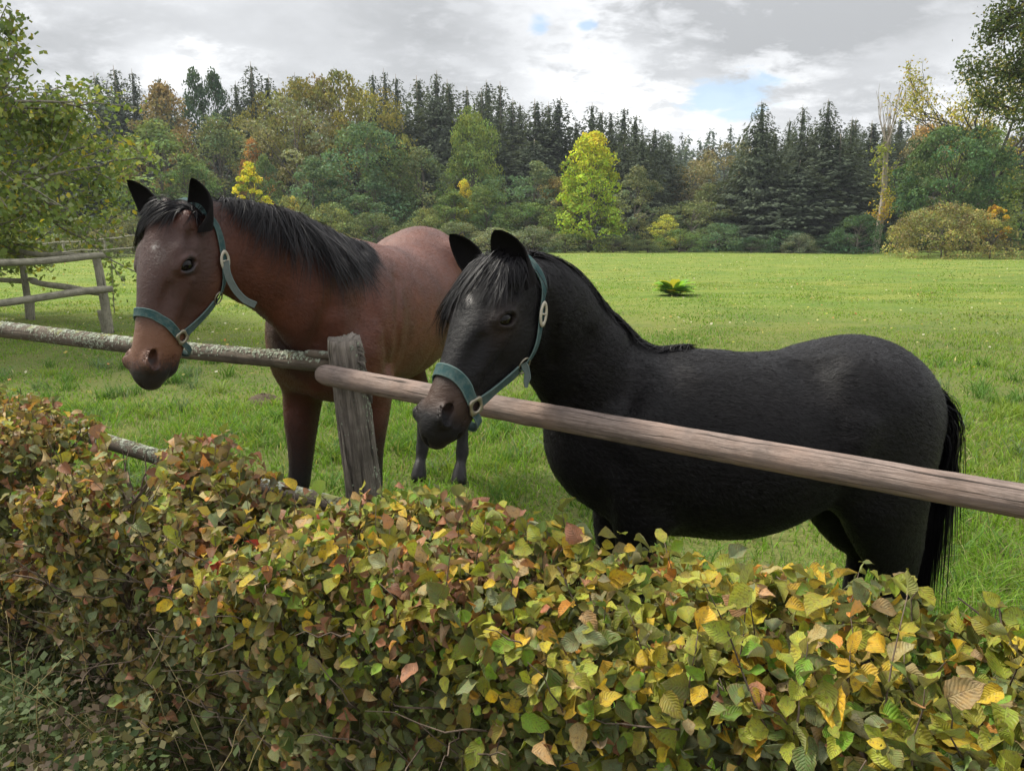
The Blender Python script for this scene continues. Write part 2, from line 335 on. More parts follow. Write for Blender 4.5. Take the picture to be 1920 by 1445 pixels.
def build_fence():
    root = empty('rail_fence', tuple(P(690, 1000, 2.84).xy) + (0,), 'weathered wooden rail fence with one leaning split post between the horses and the hedge', 'fence')
    m, p, r = log_mesh(P(-420, 566, 5.6), P(628, 682, 2.84), .052, .036, M_LRAIL, 3, 20, 90, .02, .07, .008)
    m.build('rail', M_LRAIL, root)['label'] = 'upper left rail crusted with pale lichen'
    lichen(p, r, 1300, 4, root, .0068, .8, ((.45, 1.0),))
    # splintered end sitting on the post
    m, p, r = log_mesh(P(575, 664, 2.90), P(640, 668, 2.78), .020, .012, M_LRAIL, 31, 10, 12, 0, .3, .002); m.build('splinter', M_LRAIL, root)
    m, p, r = log_mesh(P(603, 701, 2.72), P(2330, 1010, 1.12), .0385, .032, M_RAIL, 9, 28, 110, .006, .035, .004)
    o = m.build('rail', M_RAIL, root); o['label'] = 'bare grey brown right rail with knots'
    m, p, r = log_mesh(P(60, 782, 4.15), P(690, 962, 2.86), .04, .036, M_LRAIL, 12, 16, 40, .02, .08, .006)
    m.build('rail', M_LRAIL, root)['label'] = 'low rail half hidden by the hedge'
    lichen(p, r, 260, 7, root, .009, 1.0, ((.1, .7),))
    # main post
    rg_ = np.random.default_rng(5); k, n = 64, 60; top = A_(P(644, 634, 2.80)); bot = A_(P(690, 985, 2.90)); d = bot - top; bot = top + d * (top[2] + .3) / (top[2] - bot[2])
    t = np.linspace(0, 1, n); pts = top + (bot - top) * t[:, None]; th = np.linspace(0, 2 * np.pi, k, endpoint=False)
    w = 1 + .05 * np.sin(2 * th + .8)[None] + .03 * np.sin(3 * th + 2)[None] + .012 * np.sin(t[:, None] * 30 + th[None] * 4) + rg_.normal(0, .010, (n, k))
    for q, dep, wd, t1 in ((.3, .22, .05, .45), (1.2, .15, .04, .9), (2.1, .25, .06, .35), (2.9, .16, .05, .7), (3.7, .3, .07, .4), (4.25, .22, .045, .95), (4.8, .34, .06, .42), (5.4, .2, .05, .6), (5.95, .28, .05, .5)):
        a = np.angle(np.exp(1j * (th[None] - q - .10 * np.sin(t[:, None] * 9 + q)))); w -= dep * np.exp(-(a / wd) ** 2) * np.clip((t1 - t[:, None]) / .3, 0, 1)
    rad = np.interp(t, [0, .02, .3, 1], [.063, .068, .074, .082]); m = MB(); m.tube(pts, rad, k, True, None, 1.0, w)
    V = m.V[0].reshape(n, k, 3); V[0, :, 2] += rg_.normal(0, .0025, k) + .004 * np.sin(th * 3)
    up = np.clip(.35 + .5 * (np.sin(th * 2 + 1) > .2), 0, 1)[None] * np.interp(t, [0, .3, 1], [1.25, .8, .5])[:, None]
    m.C[0] = np.stack([up.ravel()] * 3, -1); m.build('post', M_POST, root)
    lichen(pts, rad * .97, 260, 8, root, .007, 0.2, ((.02, .4),))
    # torn bark curls on the post's right shoulder
    mb = MB()
    for i in range(14):
        z = .03 + .012 * i; c = top + (bot - top) * (z / np.linalg.norm(bot - top)) + A_([.066 + rg_.normal(0, .003), -.03 + rg_.normal(0, .006), 0]); s = rg_.uniform(.010, .02)
        mb.tube([c + A_([-.012, 0, .004]), c + A_([s * .4, -.004, .001]), c + A_([s, -.008, -.006 - s * .3])], [.005, .0045, .0015], 6)
    for i in range(5):
        c = top + (bot - top) * ((.13 + .012 * i) / np.linalg.norm(bot - top)) + A_([.060 + .01 * i * .4, -.045, 0]); mb.tube([c, c + A_([.012, -.004, -.03]), c + A_([.016, -.003, -.07])], [.010, .009, .004], 7)
    mb.build('torn_bark', M_POST, root)
    # next post outside the frame on the right holds the other end
    q = A_(P(2330, 1010, 1.12)); m = MB(); m.tube([q + A_([0, .1, .25]), q + A_([0.02, .1, -.9]) + A_([0, 0, -.3])], .07, 20); m.build('post', M_POST, root)
    q = A_(P(-420, 566, 5.6)); m = MB(); m.tube([q + A_([0, .1, .1]), q * A_([1, 1, 0]) + A_([.02, .1, -.2])], .07, 16); m.build('post', M_POST, root)
build_fence()
def build_paddock():
    root = empty('paddock_fence', tuple(G(205, 625, 0)), 'grey pole corner of the paddock fence left behind the reddish brown horse', 'fence')
    def lg(u0, v0, y0, u1, v1, y1, r0, r1, s, nm='rail', **kw):
        m, p, r = log_mesh(P(u0, v0, y0), P(u1, v1, y1), r0, r1, M_LOG, s, 14, 26, lumps=.02, **kw); return m.build(nm, M_LOG, root)
    lg(181, 482, 12.25, 207, 632, 12.3, .062, .075, 1, 'post', chamfer=False); lg(37, 474, 14.4, 53, 600, 14.5, .055, .065, 2, 'post', chamfer=False)
    lg(-260, 510, 9.6, 193, 480, 12.15, .055, .052, 3); lg(-260, 596, 9.7, 208, 545, 12.1, .055, .058, 4)
    lg(-150, 477, 16.6, 45, 473, 14.4, .05, .05, 5); lg(35, 473, 14.45, 192, 481, 12.35, .05, .055, 6)
    lg(-150, 521, 16.6, 50, 527, 14.45, .05, .05, 7); lg(50, 526, 14.4, 185, 544, 12.4, .05, .058, 8, sag=.03)
    m, p, r = log_mesh(P(188, 582, 12.45), P(200, 632, 12.5), .05, .055, M_LOG, 11, 12, 8, chamfer=False); m.build('stub', M_LOG, root)
    m, p, r = log_mesh(P(57, 560, 14.3), P(58, 606, 14.35), .05, .06, M_LOG, 12, 12, 8, chamfer=False); m.build('stub', M_LOG, root)
    root = empty('far_fence', tuple(G(200, 492, 0)), 'thin pale two rail fence along the wood edge beyond the paddock corner', 'fence')
    for (v0, v1, s) in ((463.5, 443.5, 21), (482, 462.5, 22)):
        m, p, r = log_mesh(P(-700, v0 + 52, 40), P(264, v1, 46), .06, .05, M_LOG, s, 8, 40, lumps=.05); m.build('rail', M_LOG, root)
    for u in (-560, -380, -190, -60, 16, 118, 196, 259):
        t = (u + 700) / 964; y = 40 + 6 * t; v = 463.5 + 52 - (72) * t; a = P(u, v - 3, y + .1); m = MB(); m.tube([a, (a.x, a.y, -.1)], .075, 8); m.build('post', M_LOG, root)
build_paddock()
# ------------------------------------------------------------------ trees
def mat_foliage(name, per_object=True, trans=.25, jitter=True):
    m = Mat(name, .8, .08); a = m.attr('Col'); c = a.outputs[0]
    if per_object:
        oi = m.nd('ShaderNodeObjectInfo'); c = m.mix(1.0, oi.outputs['Color'], c, 'MULTIPLY')
        sp = m.nd('ShaderNodeSeparateColor'); m.L.new(a.outputs[0], sp.inputs[0])
    m.put(m.b.inputs['Base Color'], c)
    tr = m.nd('ShaderNodeBsdfTranslucent'); m.put(tr.inputs[0], m.mix(1.0, c, (1.25, 1.2, .5), 'MULTIPLY'))
    mx = m.nd('ShaderNodeMixShader'); mx.inputs[0].default_value = trans; m.L.new(m.b.outputs[0], mx.inputs[1]); m.L.new(tr.outputs[0], mx.inputs[2])
    m.L.new(mx.outputs[0], m.N['Material Output'].inputs[0]); return m.m
M_FOL = mat_foliage('foliage'); M_FOLA = mat_foliage('autumn_foliage', False, .3)
def mat_bark(name, a, b):
    m = Mat(name, .9, .1); n = m.noise(m.map(m.obj(), (6, 6, 1.6)), 2.5, 6, .65); return m.out(m.mix(m.rng(n, .35, .65), a, b), m.bump(n, .7, .02))
M_BARK = mat_bark('bark', (.06, .05, .042), (.15, .13, .11)); M_PBARK = mat_bark('pale_bark', (.12, .105, .085), (.27, .245, .20)); M_DBARK = mat_bark('dark_bark', (.03, .026, .022), (.085, .075, .062))
def cards(C, Nn, size, rng, asp=.62, fold=True):
    """little leaf-shaped faces: centre, normal, length"""
    n = len(C); r = rng.normal(size=(n, 3)); t = np.cross(Nn, r); t /= np.linalg.norm(t, axis=1, keepdims=True) + 1e-9; b = np.cross(Nn, t); b /= np.linalg.norm(b, axis=1, keepdims=True) + 1e-9
    s = np.broadcast_to(size, (n,))[:, None]; w = s * asp
    V = np.stack([C - t * s * .5, C - t * s * .02 + b * w * .5, C + t * s * .5, C + t * s * .02 - b * w * .5], 1)
    return V.reshape(-1, 3), np.arange(n * 4).reshape(-1, 4)
def rdir(rng, n, up=0.0):
    d = rng.normal(size=(n, 3)); d[:, 2] += up; return d / np.linalg.norm(d, axis=1, keepdims=True)
def crown_mesh(name, seed, H=12., R=4., z0=.12, shape='round', lumps=80, per=85, size=.26, loose=0.0, tone=None, mat=None, lumpr=(.55, 1.25)):
    rng = np.random.default_rng(seed); zz = rng.uniform(0, 1, lumps); env = {'round': lambda t: np.sqrt(np.clip(1 - (2 * t - 1) ** 2 * .92, 0, 1)), 'egg': lambda t: np.sin(np.pi * np.clip(t, 0, 1) ** .7) ** .75,
          'cone': lambda t: (1 - t) ** .75 * .95 + .08, 'column': lambda t: np.interp(t, [0, .15, .5, .8, 1], [.62, 1, .85, .6, .12]), 'dome': lambda t: np.sqrt(np.clip(1 - t ** 2.2, 0, 1))}[shape]
    zz = zz ** .85; rr = env(zz) * R * (rng.uniform(.30, 1.0, lumps) ** .45); an = rng.uniform(0, 2 * np.pi, lumps)
    an2 = np.sin(an * 3 + seed) * .12 + 1
    L_ = np.stack([np.cos(an) * rr * an2, np.sin(an) * rr * an2, z0 * H + zz * (H - z0 * H) * .97], -1); lr = rng.uniform(*lumpr, lumps) * (R / 4)
    idx = np.repeat(np.arange(lumps), per); n = len(idx); d = rdir(rng, n, .45); q = lr[idx] * rng.uniform(.45, 1.08 + loose, n) ** .6
    C = L_[idx] + d * q[:, None] * np.array([1, 1, .72]); C[:, 2] -= .15 * np.linalg.norm(d[:, :2], axis=1) * q
    ax = C * np.array([1, 1, 0]); out = ax / (np.linalg.norm(ax, axis=1, keepdims=True) + 1e-6)
    N_ = d * .6 + out * .25 + rng.normal(0, .55, (n, 3)); N_ /= np.linalg.norm(N_, axis=1, keepdims=True)
    V, F = cards(C, N_, size * rng.uniform(.6, 1.35, n), rng)
    lt = rng.normal(1, .24, lumps)[idx] * rng.normal(1, .2, n); hue = rng.normal(0, .10, lumps)[idx] + rng.normal(0, .07, n)
    if tone is None: c = np.stack([lt * (1 + hue), lt, lt * (1 - hue * .6)], -1)
    else: c = tone(C, lumps, idx, rng, H) * lt[:, None]
    c = np.clip(np.repeat(c, 4, 0), .02, 2.5)
    return mesh_np(name, V, F, mat or M_FOL, False, c), L_
def wood_mesh(name, seed, H, L_, r0, mat, top=.86, limbs=26):
    rng = np.random.default_rng(seed + 77); m = MB(); t = np.linspace(0, 1, 10); lean = rng.normal(0, .02 * H, 2)
    tr = np.stack([lean[0] * t ** 1.5 + .02 * H * np.sin(t * 5 + seed) * t, lean[1] * t ** 1.5, t * H * top], -1); m.tube(tr, r0 * (1 - .85 * t), 8)
    for k in rng.permutation(len(L_))[:limbs]:
        e = L_[k]; z = np.clip(e[2] * rng.uniform(.45, .8), .08 * H, H * .8); i = z / (H * top); a = np.array([np.interp(i, t, tr[:, 0]), np.interp(i, t, tr[:, 1]), z]); mid = (a + e) / 2 + np.array([0, 0, .04 * H]) + rng.normal(0, .02 * H, 3)
        m.tube(spline([a, mid, e], 3), np.linspace(r0 * (1 - .85 * i) * .5 + .01, .012, 7), 5)
    return m.mesh(name, mat)
def spruce_mesh(name, seed, H=22., R=3.4, z0=.06, dens=1.0, droop=.5, size=.62):
    rng = np.random.default_rng(seed); C = []; T = []; wood = MB(); t = np.linspace(0, 1, 12)
    wood.tube(np.stack([.12 * np.sin(t * 4 + seed) * t, .1 * np.sin(t * 3) * t, t * H], -1), .26 * (1 - t) ** .9 + .012, 8)
    z = z0 * H; base = [];
    while z < H * .985:
        f = (z - z0 * H) / (H - z0 * H); L0 = R * (1 - f) ** .86 * 1.1 * np.interp(f, [0, .12, .3], [.7, .95, 1]) + .12; nb = int(rng.integers(6, 9)); a0 = rng.uniform(0, 6.28)
        for b in range(nb):
            if rng.random() < .07: continue
            a = a0 + b * 2 * np.pi / nb + rng.normal(0, .2); Lb = L0 * rng.uniform(.62, 1.18); d = np.array([np.cos(a), np.sin(a), 0]); n = max(2, int(Lb / .28 * dens)); s = np.linspace(.12, 1, n)
            pz = z - droop * Lb * .55 * s + .30 * Lb * s ** 2.5 * (.4 + f) + rng.normal(0, .05); base.append((z, d, Lb))
            for si, zi in zip(s, pz):
                for q in range(4 if f < .92 else 2): C.append(d * Lb * si + np.array([-d[1], d[0], 0]) * rng.normal(0, .16 * Lb * (1.1 - si * .6)) + np.array([0, 0, zi - rng.uniform(0, .45)])); T.append((d[0], d[1], f, si))
        z += rng.uniform(.20, .34) * (1 if f < .7 else .75)
    C = np.array(C); T = np.array(T); n = len(C); N_ = np.stack([T[:, 0] * .6, T[:, 1] * .6, np.full(n, .55)], -1) + rng.normal(0, .42, (n, 3)); N_ /= np.linalg.norm(N_, axis=1, keepdims=True)
    # hanging, elongated sprays
    t_ = np.stack([T[:, 0] * .6, T[:, 1] * .6, np.full(n, -.75)], -1) + rng.normal(0, .38, (n, 3)); t_ /= np.linalg.norm(t_, axis=1, keepdims=True); b_ = np.cross(t_, N_); b_ /= np.linalg.norm(b_, axis=1, keepdims=True) + 1e-9
    s = (size * rng.uniform(.55, 1.3, n) * (1 - .66 * T[:, 2]))[:, None]; w = s * .46
    V = np.stack([C - t_ * s * .35, C + t_ * s * .1 + b_ * w * .5, C + t_ * s * .7, C + t_ * s * .1 - b_ * w * .5], 1).reshape(-1, 3); F = np.arange(n * 4).reshape(-1, 4)
    lt = rng.normal(1, .22, n); c = np.stack([lt * (1 + .15 * T[:, 3]), lt, lt * .95], -1)
    return mesh_np(name + '_crown', V, F, M_FOL, False, np.clip(np.repeat(c, 4, 0), .05, 2.5)), wood.mesh(name + '_trunk', M_PBARK)
PROTO = {}
def proto(kind):
    if kind in PROTO: return PROTO[kind]
    sd = sum(map(ord, kind)); k = kind[0]
    spec = {'a': dict(H=12., R=4.2, shape='round'), 'b': dict(H=12., R=3.6, shape='egg'), 'c': dict(H=12., R=4.6, shape='dome', lumps=95), 'd': dict(H=12., R=2.8, shape='column', lumps=70), 'e': dict(H=12., R=3.8, shape='egg', loose=.35, per=70), 's': dict(H=6., R=4.2, z0=.02, shape='dome', lumps=70, per=80, size=.22)}
    if k == 'p':
        q = {'1': dict(), '2': dict(R=3.0, droop=.7), '3': dict(R=3.9, droop=.4, dens=1.15), '4': dict(R=2.4, z0=.35, dens=.8, droop=.3)}[kind[1]]; cr, tr = spruce_mesh('spruce', sd, **q); PROTO[kind] = (cr, tr, 22., q.get('R', 3.4))
    else:
        s = spec[k]; cr, L_ = crown_mesh('crown', sd, **s); PROTO[kind] = (cr, wood_mesh('trunk', sd, s['H'], L_, .17, M_BARK), s['H'], s['R'])
    return PROTO[kind]
def plant_tree(name, kind, u, vtop, wpx, Y, color, label, cat, group=None, vbase=None, rot=None, parts=True):
    cr, tr, H, R = proto(kind); rng = random.Random(int(u * 7 + vtop * 13 + Y)); top = P(u, vtop, Y); z0 = float(ground_z(top.x, Y))
    if vbase is not None: z0 = P(u, vbase, Y).z
    d = (Vector((top.x, Y, EYE)) - Vector((0, 0, EYE))).length; wr = wpx / FPX * (Y * math.cos(PITCH)) / 2
    sz = (top.z - z0) / (H * 1.0); sx = wr / R
    root = empty(name, (top.x, Y, z0 - .05), label, cat, group)
    a = rng.uniform(0, 6.28) if rot is None else rot
    for nm, me in (('crown', cr), ('trunk', tr)):
        if nm == 'trunk' and not parts: continue
        o = bpy.data.objects.new(nm, me); COL.objects.link(o); o.parent = root; o.scale = (sx, sx, sz) if nm == 'crown' else (max(sx, .6) if kind[0] == 'p' else sx, max(sx, .6) if kind[0] == 'p' else sx, sz); o.rotation_euler = (0, 0, a); o.color = (*color, 1)
        o.color = (*color, 1)
    return root
GRN = (.078, .115, .036); BLU = (.066, .108, .054); OLV = (.115, .112, .028); BRN = (.150, .112, .050); LIM = (.150, .190, .040); GRY = (.092, .114, .050); DSP = (.042, .062, .042); MSP = (.050, .072, .048); YEL = (.42, .38, .035); ORG = (.28, .14, .045); PAL = (.14, .16, .058); DKG = (.035, .062, .030)
TREES = [
 # far layer of spruces and tall broadleaves (u, vtop, width, Y, kind, colour)
 ('p1', 215, 122, 75, 92, DSP), ('p2', 248, 128, 50, 94, DSP), ('p1', 180, 135, 80, 96, DSP), ('p4', 296, 140, 40, 96, DSP), ('p4', 312, 150, 36, 98, DSP), ('b2', 300, 158, 130, 86, BRN), ('b1', 362, 134, 75, 95, DKG), ('b2', 398, 136, 80, 95, DKG), ('p1', 470, 115, 70, 98, DSP), ('p2', 441, 150, 50, 99, DSP), ('p4', 500, 138, 48, 98, DSP), ('a1', 500, 172, 120, 88, OLV), ('c1', 560, 152, 130, 88, OLV), ('c2', 630, 132, 150, 90, OLV), ('a3', 600, 150, 90, 92, BRN), ('a2', 700, 170, 140, 85, OLV), ('p4', 555, 135, 40, 100, DSP),
 ('p2', 698, 132, 50, 99, DSP), ('p1', 721, 127, 50, 100, DSP), ('p2', 743, 138, 58, 98, DSP), ('p1', 785, 141, 88, 92, MSP), ('p3', 818, 131, 74, 88, MSP), ('p1', 842, 148, 84, 92, MSP), ('p2', 875, 161, 74, 92, MSP), ('p1', 903, 164, 60, 96, DSP), ('p4', 914, 149, 46, 98, DSP), ('p2', 938, 152, 66, 93, DSP), ('p1', 960, 182, 64, 90, MSP), ('p3', 975, 192, 66, 92, DSP), ('p1', 1007, 184, 88, 88, MSP), ('p2', 1029, 190, 50, 95, DSP), ('p1', 1047, 180, 92, 88, DSP), ('p3', 1080, 225, 70, 92, MSP), ('p2', 1110, 191, 62, 92, DSP), ('p4', 1127, 204, 42, 96, DSP), ('p1', 1146, 204, 52, 93, DSP), ('p2', 1170, 197, 62, 90, DSP), ('p1', 1192, 212, 84, 86, MSP), ('p3', 1228, 238, 82, 88, DSP), ('p1', 1205, 250, 80, 80, MSP), ('p2', 1255, 262, 60, 100, DSP),
 ('p3', 1430, 187, 88, 74, MSP), ('p1', 1508, 194, 62, 78, MSP), ('p3', 1555, 184, 84, 76, MSP), ('p2', 1482, 220, 48, 84, MSP), ('p1', 1600, 218, 60, 80, MSP), ('p2', 1395, 262, 55, 84, MSP), ('p1', 1455, 250, 70, 80, DSP), ('p2', 1530, 240, 70, 82, DSP), ('p1', 1640, 225, 90, 90, DSP), ('p4', 1605, 220, 40, 100, DSP), ('p2', 1690, 218, 70, 105, DSP), ('p1', 1722, 222, 60, 108, DSP), ('p1', 1665, 232, 90, 96, MSP), ('p2', 1575, 250, 110, 74, DSP), ('p1', 1380, 330, 100, 78, DSP),
 # filling behind
 ('p1', 90, 150, 120, 100, DSP), ('p1', 20, 170, 120, 100, DSP), ('p3', 330, 215, 120, 92, DSP), ('p3', 430, 200, 120, 92, DSP), ('p1', 650, 220, 130, 95, DSP), ('p1', 760, 220, 120, 88, DSP), ('p3', 860, 240, 120, 86, DSP), ('p1', 925, 240, 120, 86, DSP), ('p3', 1000, 260, 120, 84, DSP), ('p1', 1130, 250, 110, 84, DSP), ('p3', 1170, 270, 100, 82, DSP), ('p1', 560, 250, 130, 95, DSP), ('p3', 1500, 300, 130, 72, DSP), ('p1', 1720, 300, 130, 84, DSP), ('p1', 1830, 260, 130, 90, DSP), ('p3', 1900, 250, 130, 90, DSP), ('p3', 240, 260, 130, 90, DSP), ('p1', 150, 230, 120, 88, DSP),
 # middle layer
 ('b1', 290, 228, 170, 74, (.095, .130, .046)), ('e1', 400, 215, 130, 78, GRY), ('b3', 350, 290, 110, 72, GRN), ('a1', 545, 186, 175, 80, (.120, .118, .060)), ('e2', 470, 262, 60, 76, ORG), ('b2', 494, 292, 62, 72, (.085, .130, .050)), ('c1', 680, 233, 175, 73, BLU), ('b1', 585, 296, 110, 72, BLU), ('a2', 735, 285, 110, 74, GRN), ('e3', 790, 280, 120, 73, (.090, .108, .052)), ('b2', 700, 330, 120, 70, BLU), ('c3', 886, 203, 105, 78, (.125, .165, .042)), ('b1', 880, 270, 110, 76, GRN), ('d1', 870, 334, 40, 70, (.33, .30, .04)), ('a1', 950, 328, 110, 72, BLU), ('b3', 1008, 303, 100, 74, (.095, .125, .062)), ('e1', 1042, 330, 80, 73, (.15, .13, .05)), ('a2', 910, 350, 100, 70, GRN), ('b1', 1195, 313, 98, 72, (.098, .115, .06)), ('e2', 1250, 402, 58, 68, (.26, .26, .05)), ('b2', 850, 360, 90, 69, GRN), ('a3', 990, 380, 110, 69, GRN),
 ('a1', 1362, 268, 125, 82, (.130, .118, .062)), ('c2', 1300, 300, 110, 88, (.13, .115, .06)), ('b1', 1330, 345, 100, 78, GRY), ('a2', 1300, 378, 130, 72, GRY), ('e3', 1722, 262, 90, 88, (.115, .110, .060)), ('c3', 1752, 226, 120, 92, (.20, .135, .05)), ('a1', 1790, 300, 130, 78, (.11, .11, .045)), ('p1', 1650, 290, 60, 80, DSP), ('c1', 1850, 235, 140, 70, (.10, .13, .04)),
]
ORD = 'first second third fourth fifth sixth seventh eighth ninth tenth eleventh twelfth thirteenth fourteenth fifteenth sixteenth'.split()
REG = ((215, 'behind the near tree on the left edge'), (430, "above the brown horse's head"), (700, "above the brown horse's neck"), (860, 'above the gap between the two horses'), (1045, "above the black horse's head"), (1175, 'behind the tall yellow green tree'), (1400, 'just right of the yellow green tree'), (1605, 'in the spruce group right of centre'), (1700, 'around the thin bare topped tree'), (9999, 'above the thicket on the right'))
def ordinal_labels(items, noun, colf):
    """items: list of (u, key, colour); an ordinal from the left within a stretch of the wood named by a landmark"""
    out = {}; grp = {}
    for u, key, c in sorted(items):
        r = next(b for a, b in REG if u < a); w = colf(c); grp.setdefault((r, w), []).append(key)
    for (r, w), ks in grp.items():
        for i, k in enumerate(ks): out[k] = f"{w} {noun} {r}" if len(ks) == 1 else f"{ORD[i]} {w} {noun} from left {r}"
    return out
def colour_word(c):
    r, g, b = c
    if r > g * 1.25: return 'orange brown'
    if r > g * 1.02: return 'brownish olive'
    if b > g * .55 and r < g * .75: return 'blue green'
    if r > g * .9: return 'olive'
    if r < .05: return 'dark green'
    return 'pale green' if g > .13 else 'mid green'
def build_woods():
    LS = ordinal_labels([(t[1], i, t[5]) for i, t in enumerate(TREES) if t[0][0] == 'p'], 'spruce', lambda c: 'dark green' if c[1] < .07 else 'grey green')
    LB = ordinal_labels([(t[1], i, t[5]) for i, t in enumerate(TREES) if t[0][0] != 'p' and (t[1], t[2]) not in LABELS], 'broadleaf tree', colour_word)
    LH = ordinal_labels([(t[0], i, t[5]) for i, t in enumerate(SHRUBS) if not t[6]], 'shrub', lambda c: 'low ' + colour_word(c))
    for i, t in enumerate(TREES):
        kind, u, v, w, Y, c = t; sp = kind[0] == 'p'
        j = random.Random(i).uniform(.88, 1.14) * (1.25 if sp else 1.55); c = tuple(x * j for x in c)
        if sp: lab, cat, g, nm = LS[i], 'spruce', 'spruces in the wood across the pasture', 'spruce_tree'
        else: lab, cat, g, nm = LABELS.get((u, v), (LB.get(i), 'tree')) + (('broadleaf trees along the wood edge',) if (u, v) not in LABELS else (None,)) + ('broadleaf_tree',)
        plant_tree(nm, kind, u, v, w * ((2.7 if Y > 86 else 2.15) if sp else 1.15), Y, c, lab, cat, g)
    for i, (u, v, w, Y, k, c, lab) in enumerate(SHRUBS):
        plant_tree('shrub', k, u, v, w, Y, tuple(x * random.Random(u).uniform(1.2, 1.65) for x in c), lab or LH[i], 'shrub', None if lab else 'shrubs along the far edge of the pasture')
LABELS = {(470, 262): ('small orange leaved tree behind the bright yellow one', 'tree'), (886, 203): ('lime green broadleaf tree against dark spruces left of centre', 'tree'), (870, 334): ('slim yellow young tree below the lime green crown', 'tree'), (1250, 402): ('small yellowish tree right of the tall yellow green tree', 'tree'), (1745, 226): ('rusty orange tree behind the thin bare topped tree', 'tree'), (680, 233): ('broad blue green tree above the brown horse back', 'tree'), (290, 228): ('mid green egg shaped tree above the brown horse ears', 'tree')}
_u = np.random.default_rng(21)
SHRUBS = [(545, 368, 110, 66, 's1', PAL, 'pale yellowish shrub just behind the mane of the brown horse'), (548, 366, 40, 65.5, 'd1', (.36, .29, .07), 'slender orange yellow bush rising from the pale shrub'), (620, 385, 130, 66, 's2', PAL, None), (700, 398, 120, 65, 's1', GRY, None), (800, 392, 90, 67, 's3', PAL, None), (860, 415, 110, 66, 's1', (.12, .14, .07), None), (930, 428, 120, 65, 's2', (.13, .145, .08), None), (1000, 425, 130, 65, 's3', (.11, .13, .075), None), (1060, 438, 100, 64.5, 's1', GRY, None), (1150, 440, 90, 64.5, 's2', GRY, None), (1215, 448, 90, 64.5, 's1', GRY, None), (1275, 430, 110, 66, 's3', GRN, None), (1345, 418, 120, 66, 's1', BLU, None), (1410, 445, 90, 66, 's2', DKG, None), (1500, 438, 70, 64.5, 's2', (.10, .12, .075), 'small pale green bush at the foot of the tall spruces'), (1560, 440, 100, 66, 's3', DKG, None), (1612, 402, 105, 64, 's1', (.045, .085, .038), 'bright dark green bush left of the thin bare topped tree'), (1470, 430, 110, 67, 's1', DKG, None), (430, 400, 120, 64, 's2', GRN, None), (330, 398, 120, 62, 's3', GRY, None), (250, 405, 140, 60, 's1', (.10, .105, .05), None), (160, 410, 150, 58, 's2', (.10, .11, .05), None), (60, 400, 170, 56, 's3', GRN, None), (-20, 420, 150, 54, 's1', GRY, None), (200, 430, 120, 54, 's1', (.12, .12, .06), None), (110, 440, 110, 53, 's2', (.11, .12, .06), None), (20, 445, 110, 52, 's3', GRY, None), (770, 420, 100, 64.5, 's2', GRY, None), (1890, 430, 80, 60, 's1', GRN, None)]
build_woods()
def custom_tree(name, u, vtop, w, Y, label, cat, col, shape='column', seed=1, lumps=110, per=80, size=.24, tone=None, z0=.04, trunk=None, bark=None, vbase=None, hl=1.0, loose=.1, limbs=40, lumpr=(.5, 1.0)):
    top = P(u, vtop, Y); g = float(ground_z(top.x, Y)) if vbase is None else P(u, vbase, Y).z; H = top.z - g; R = w / FPX * Y * math.cos(PITCH) / 2
    root = empty(name, (top.x, Y, g - .05), label, cat)
    cr, L_ = crown_mesh('crown', seed, H, R, z0, shape, lumps, per, size, loose, tone, M_FOLA if tone else None, tuple(x * 4 / R for x in lumpr) if False else lumpr)
    o = bpy.data.objects.new('crown', cr); COL.objects.link(o); o.parent = root; o.color = (*col, 1)
    o = bpy.data.objects.new('trunk', wood_mesh('trunk', seed, H, L_, trunk or H * .014, bark or M_BARK, limbs=limbs)); COL.objects.link(o); o.parent = root
    return root
def tone_mix(cols, zc=None):
    cols = np.array(cols)
    def f(C, lumps, idx, rng, H):
        k = rng.integers(0, len(cols), lumps)
        if zc is not None: zl = np.array([C[idx == i][:, 2].mean() for i in range(lumps)]) / H; k = np.clip((np.interp(zl, *zc) * (len(cols) - 1) + rng.normal(0, .35, lumps)).round(), 0, len(cols) - 1).astype(int)
        return cols[k[idx]] * (1 + rng.normal(0, .10, (len(idx), 3)))
    return f
custom_tree('yellow_tree', 1108, 243, 125, 66, 'tall yellow green tree glowing in front of the dark spruces', 'tree', (1, 1, 1), 'column', 3, 150, 85, .23, tone_mix([(.22, .29, .05), (.27, .36, .05), (.34, .43, .05), (.42, .46, .045), (.52, .44, .045)], ([0, .3, .6, .85, 1], [.05, .25, .5, .8, 1])), .02, lumpr=(.6, 1.15))
custom_tree('yellow_tree', 465, 303, 78, 68, 'small bright yellow tree above the neck of the brown horse', 'tree', (1, 1, 1), 'egg', 5, 80, 80, .22, tone_mix([(.26, .32, .05), (.52, .50, .045), (.60, .56, .05), (.65, .56, .05)]), .05)
custom_tree('dark_round_tree', 1800, 238, 200, 60, 'large dark green round tree above the thicket on the right', 'tree', (.070, .125, .048), 'round', 8, 170, 110, .22, None, .10, lumpr=(.5, 1.0))
custom_tree('thicket', 1775, 386, 235, 54, 'broad olive brown thicket on the right edge of the pasture', 'shrub', (1, 1, 1), 'dome', 9, 170, 100, .14, tone_mix([(.20, .19, .075), (.25, .23, .085), (.16, .135, .07), (.29, .27, .09), (.17, .18, .07)]), .02, limbs=20, lumpr=(.35, .7))
custom_tree('orange_bush', 1868, 384, 66, 53, 'yellow orange bush growing out of the thicket', 'shrub', (1, 1, 1), 'egg', 10, 40, 60, .16, tone_mix([(.42, .26, .04), (.50, .34, .04), (.30, .22, .05)]), .3, lumpr=(.4, .8))
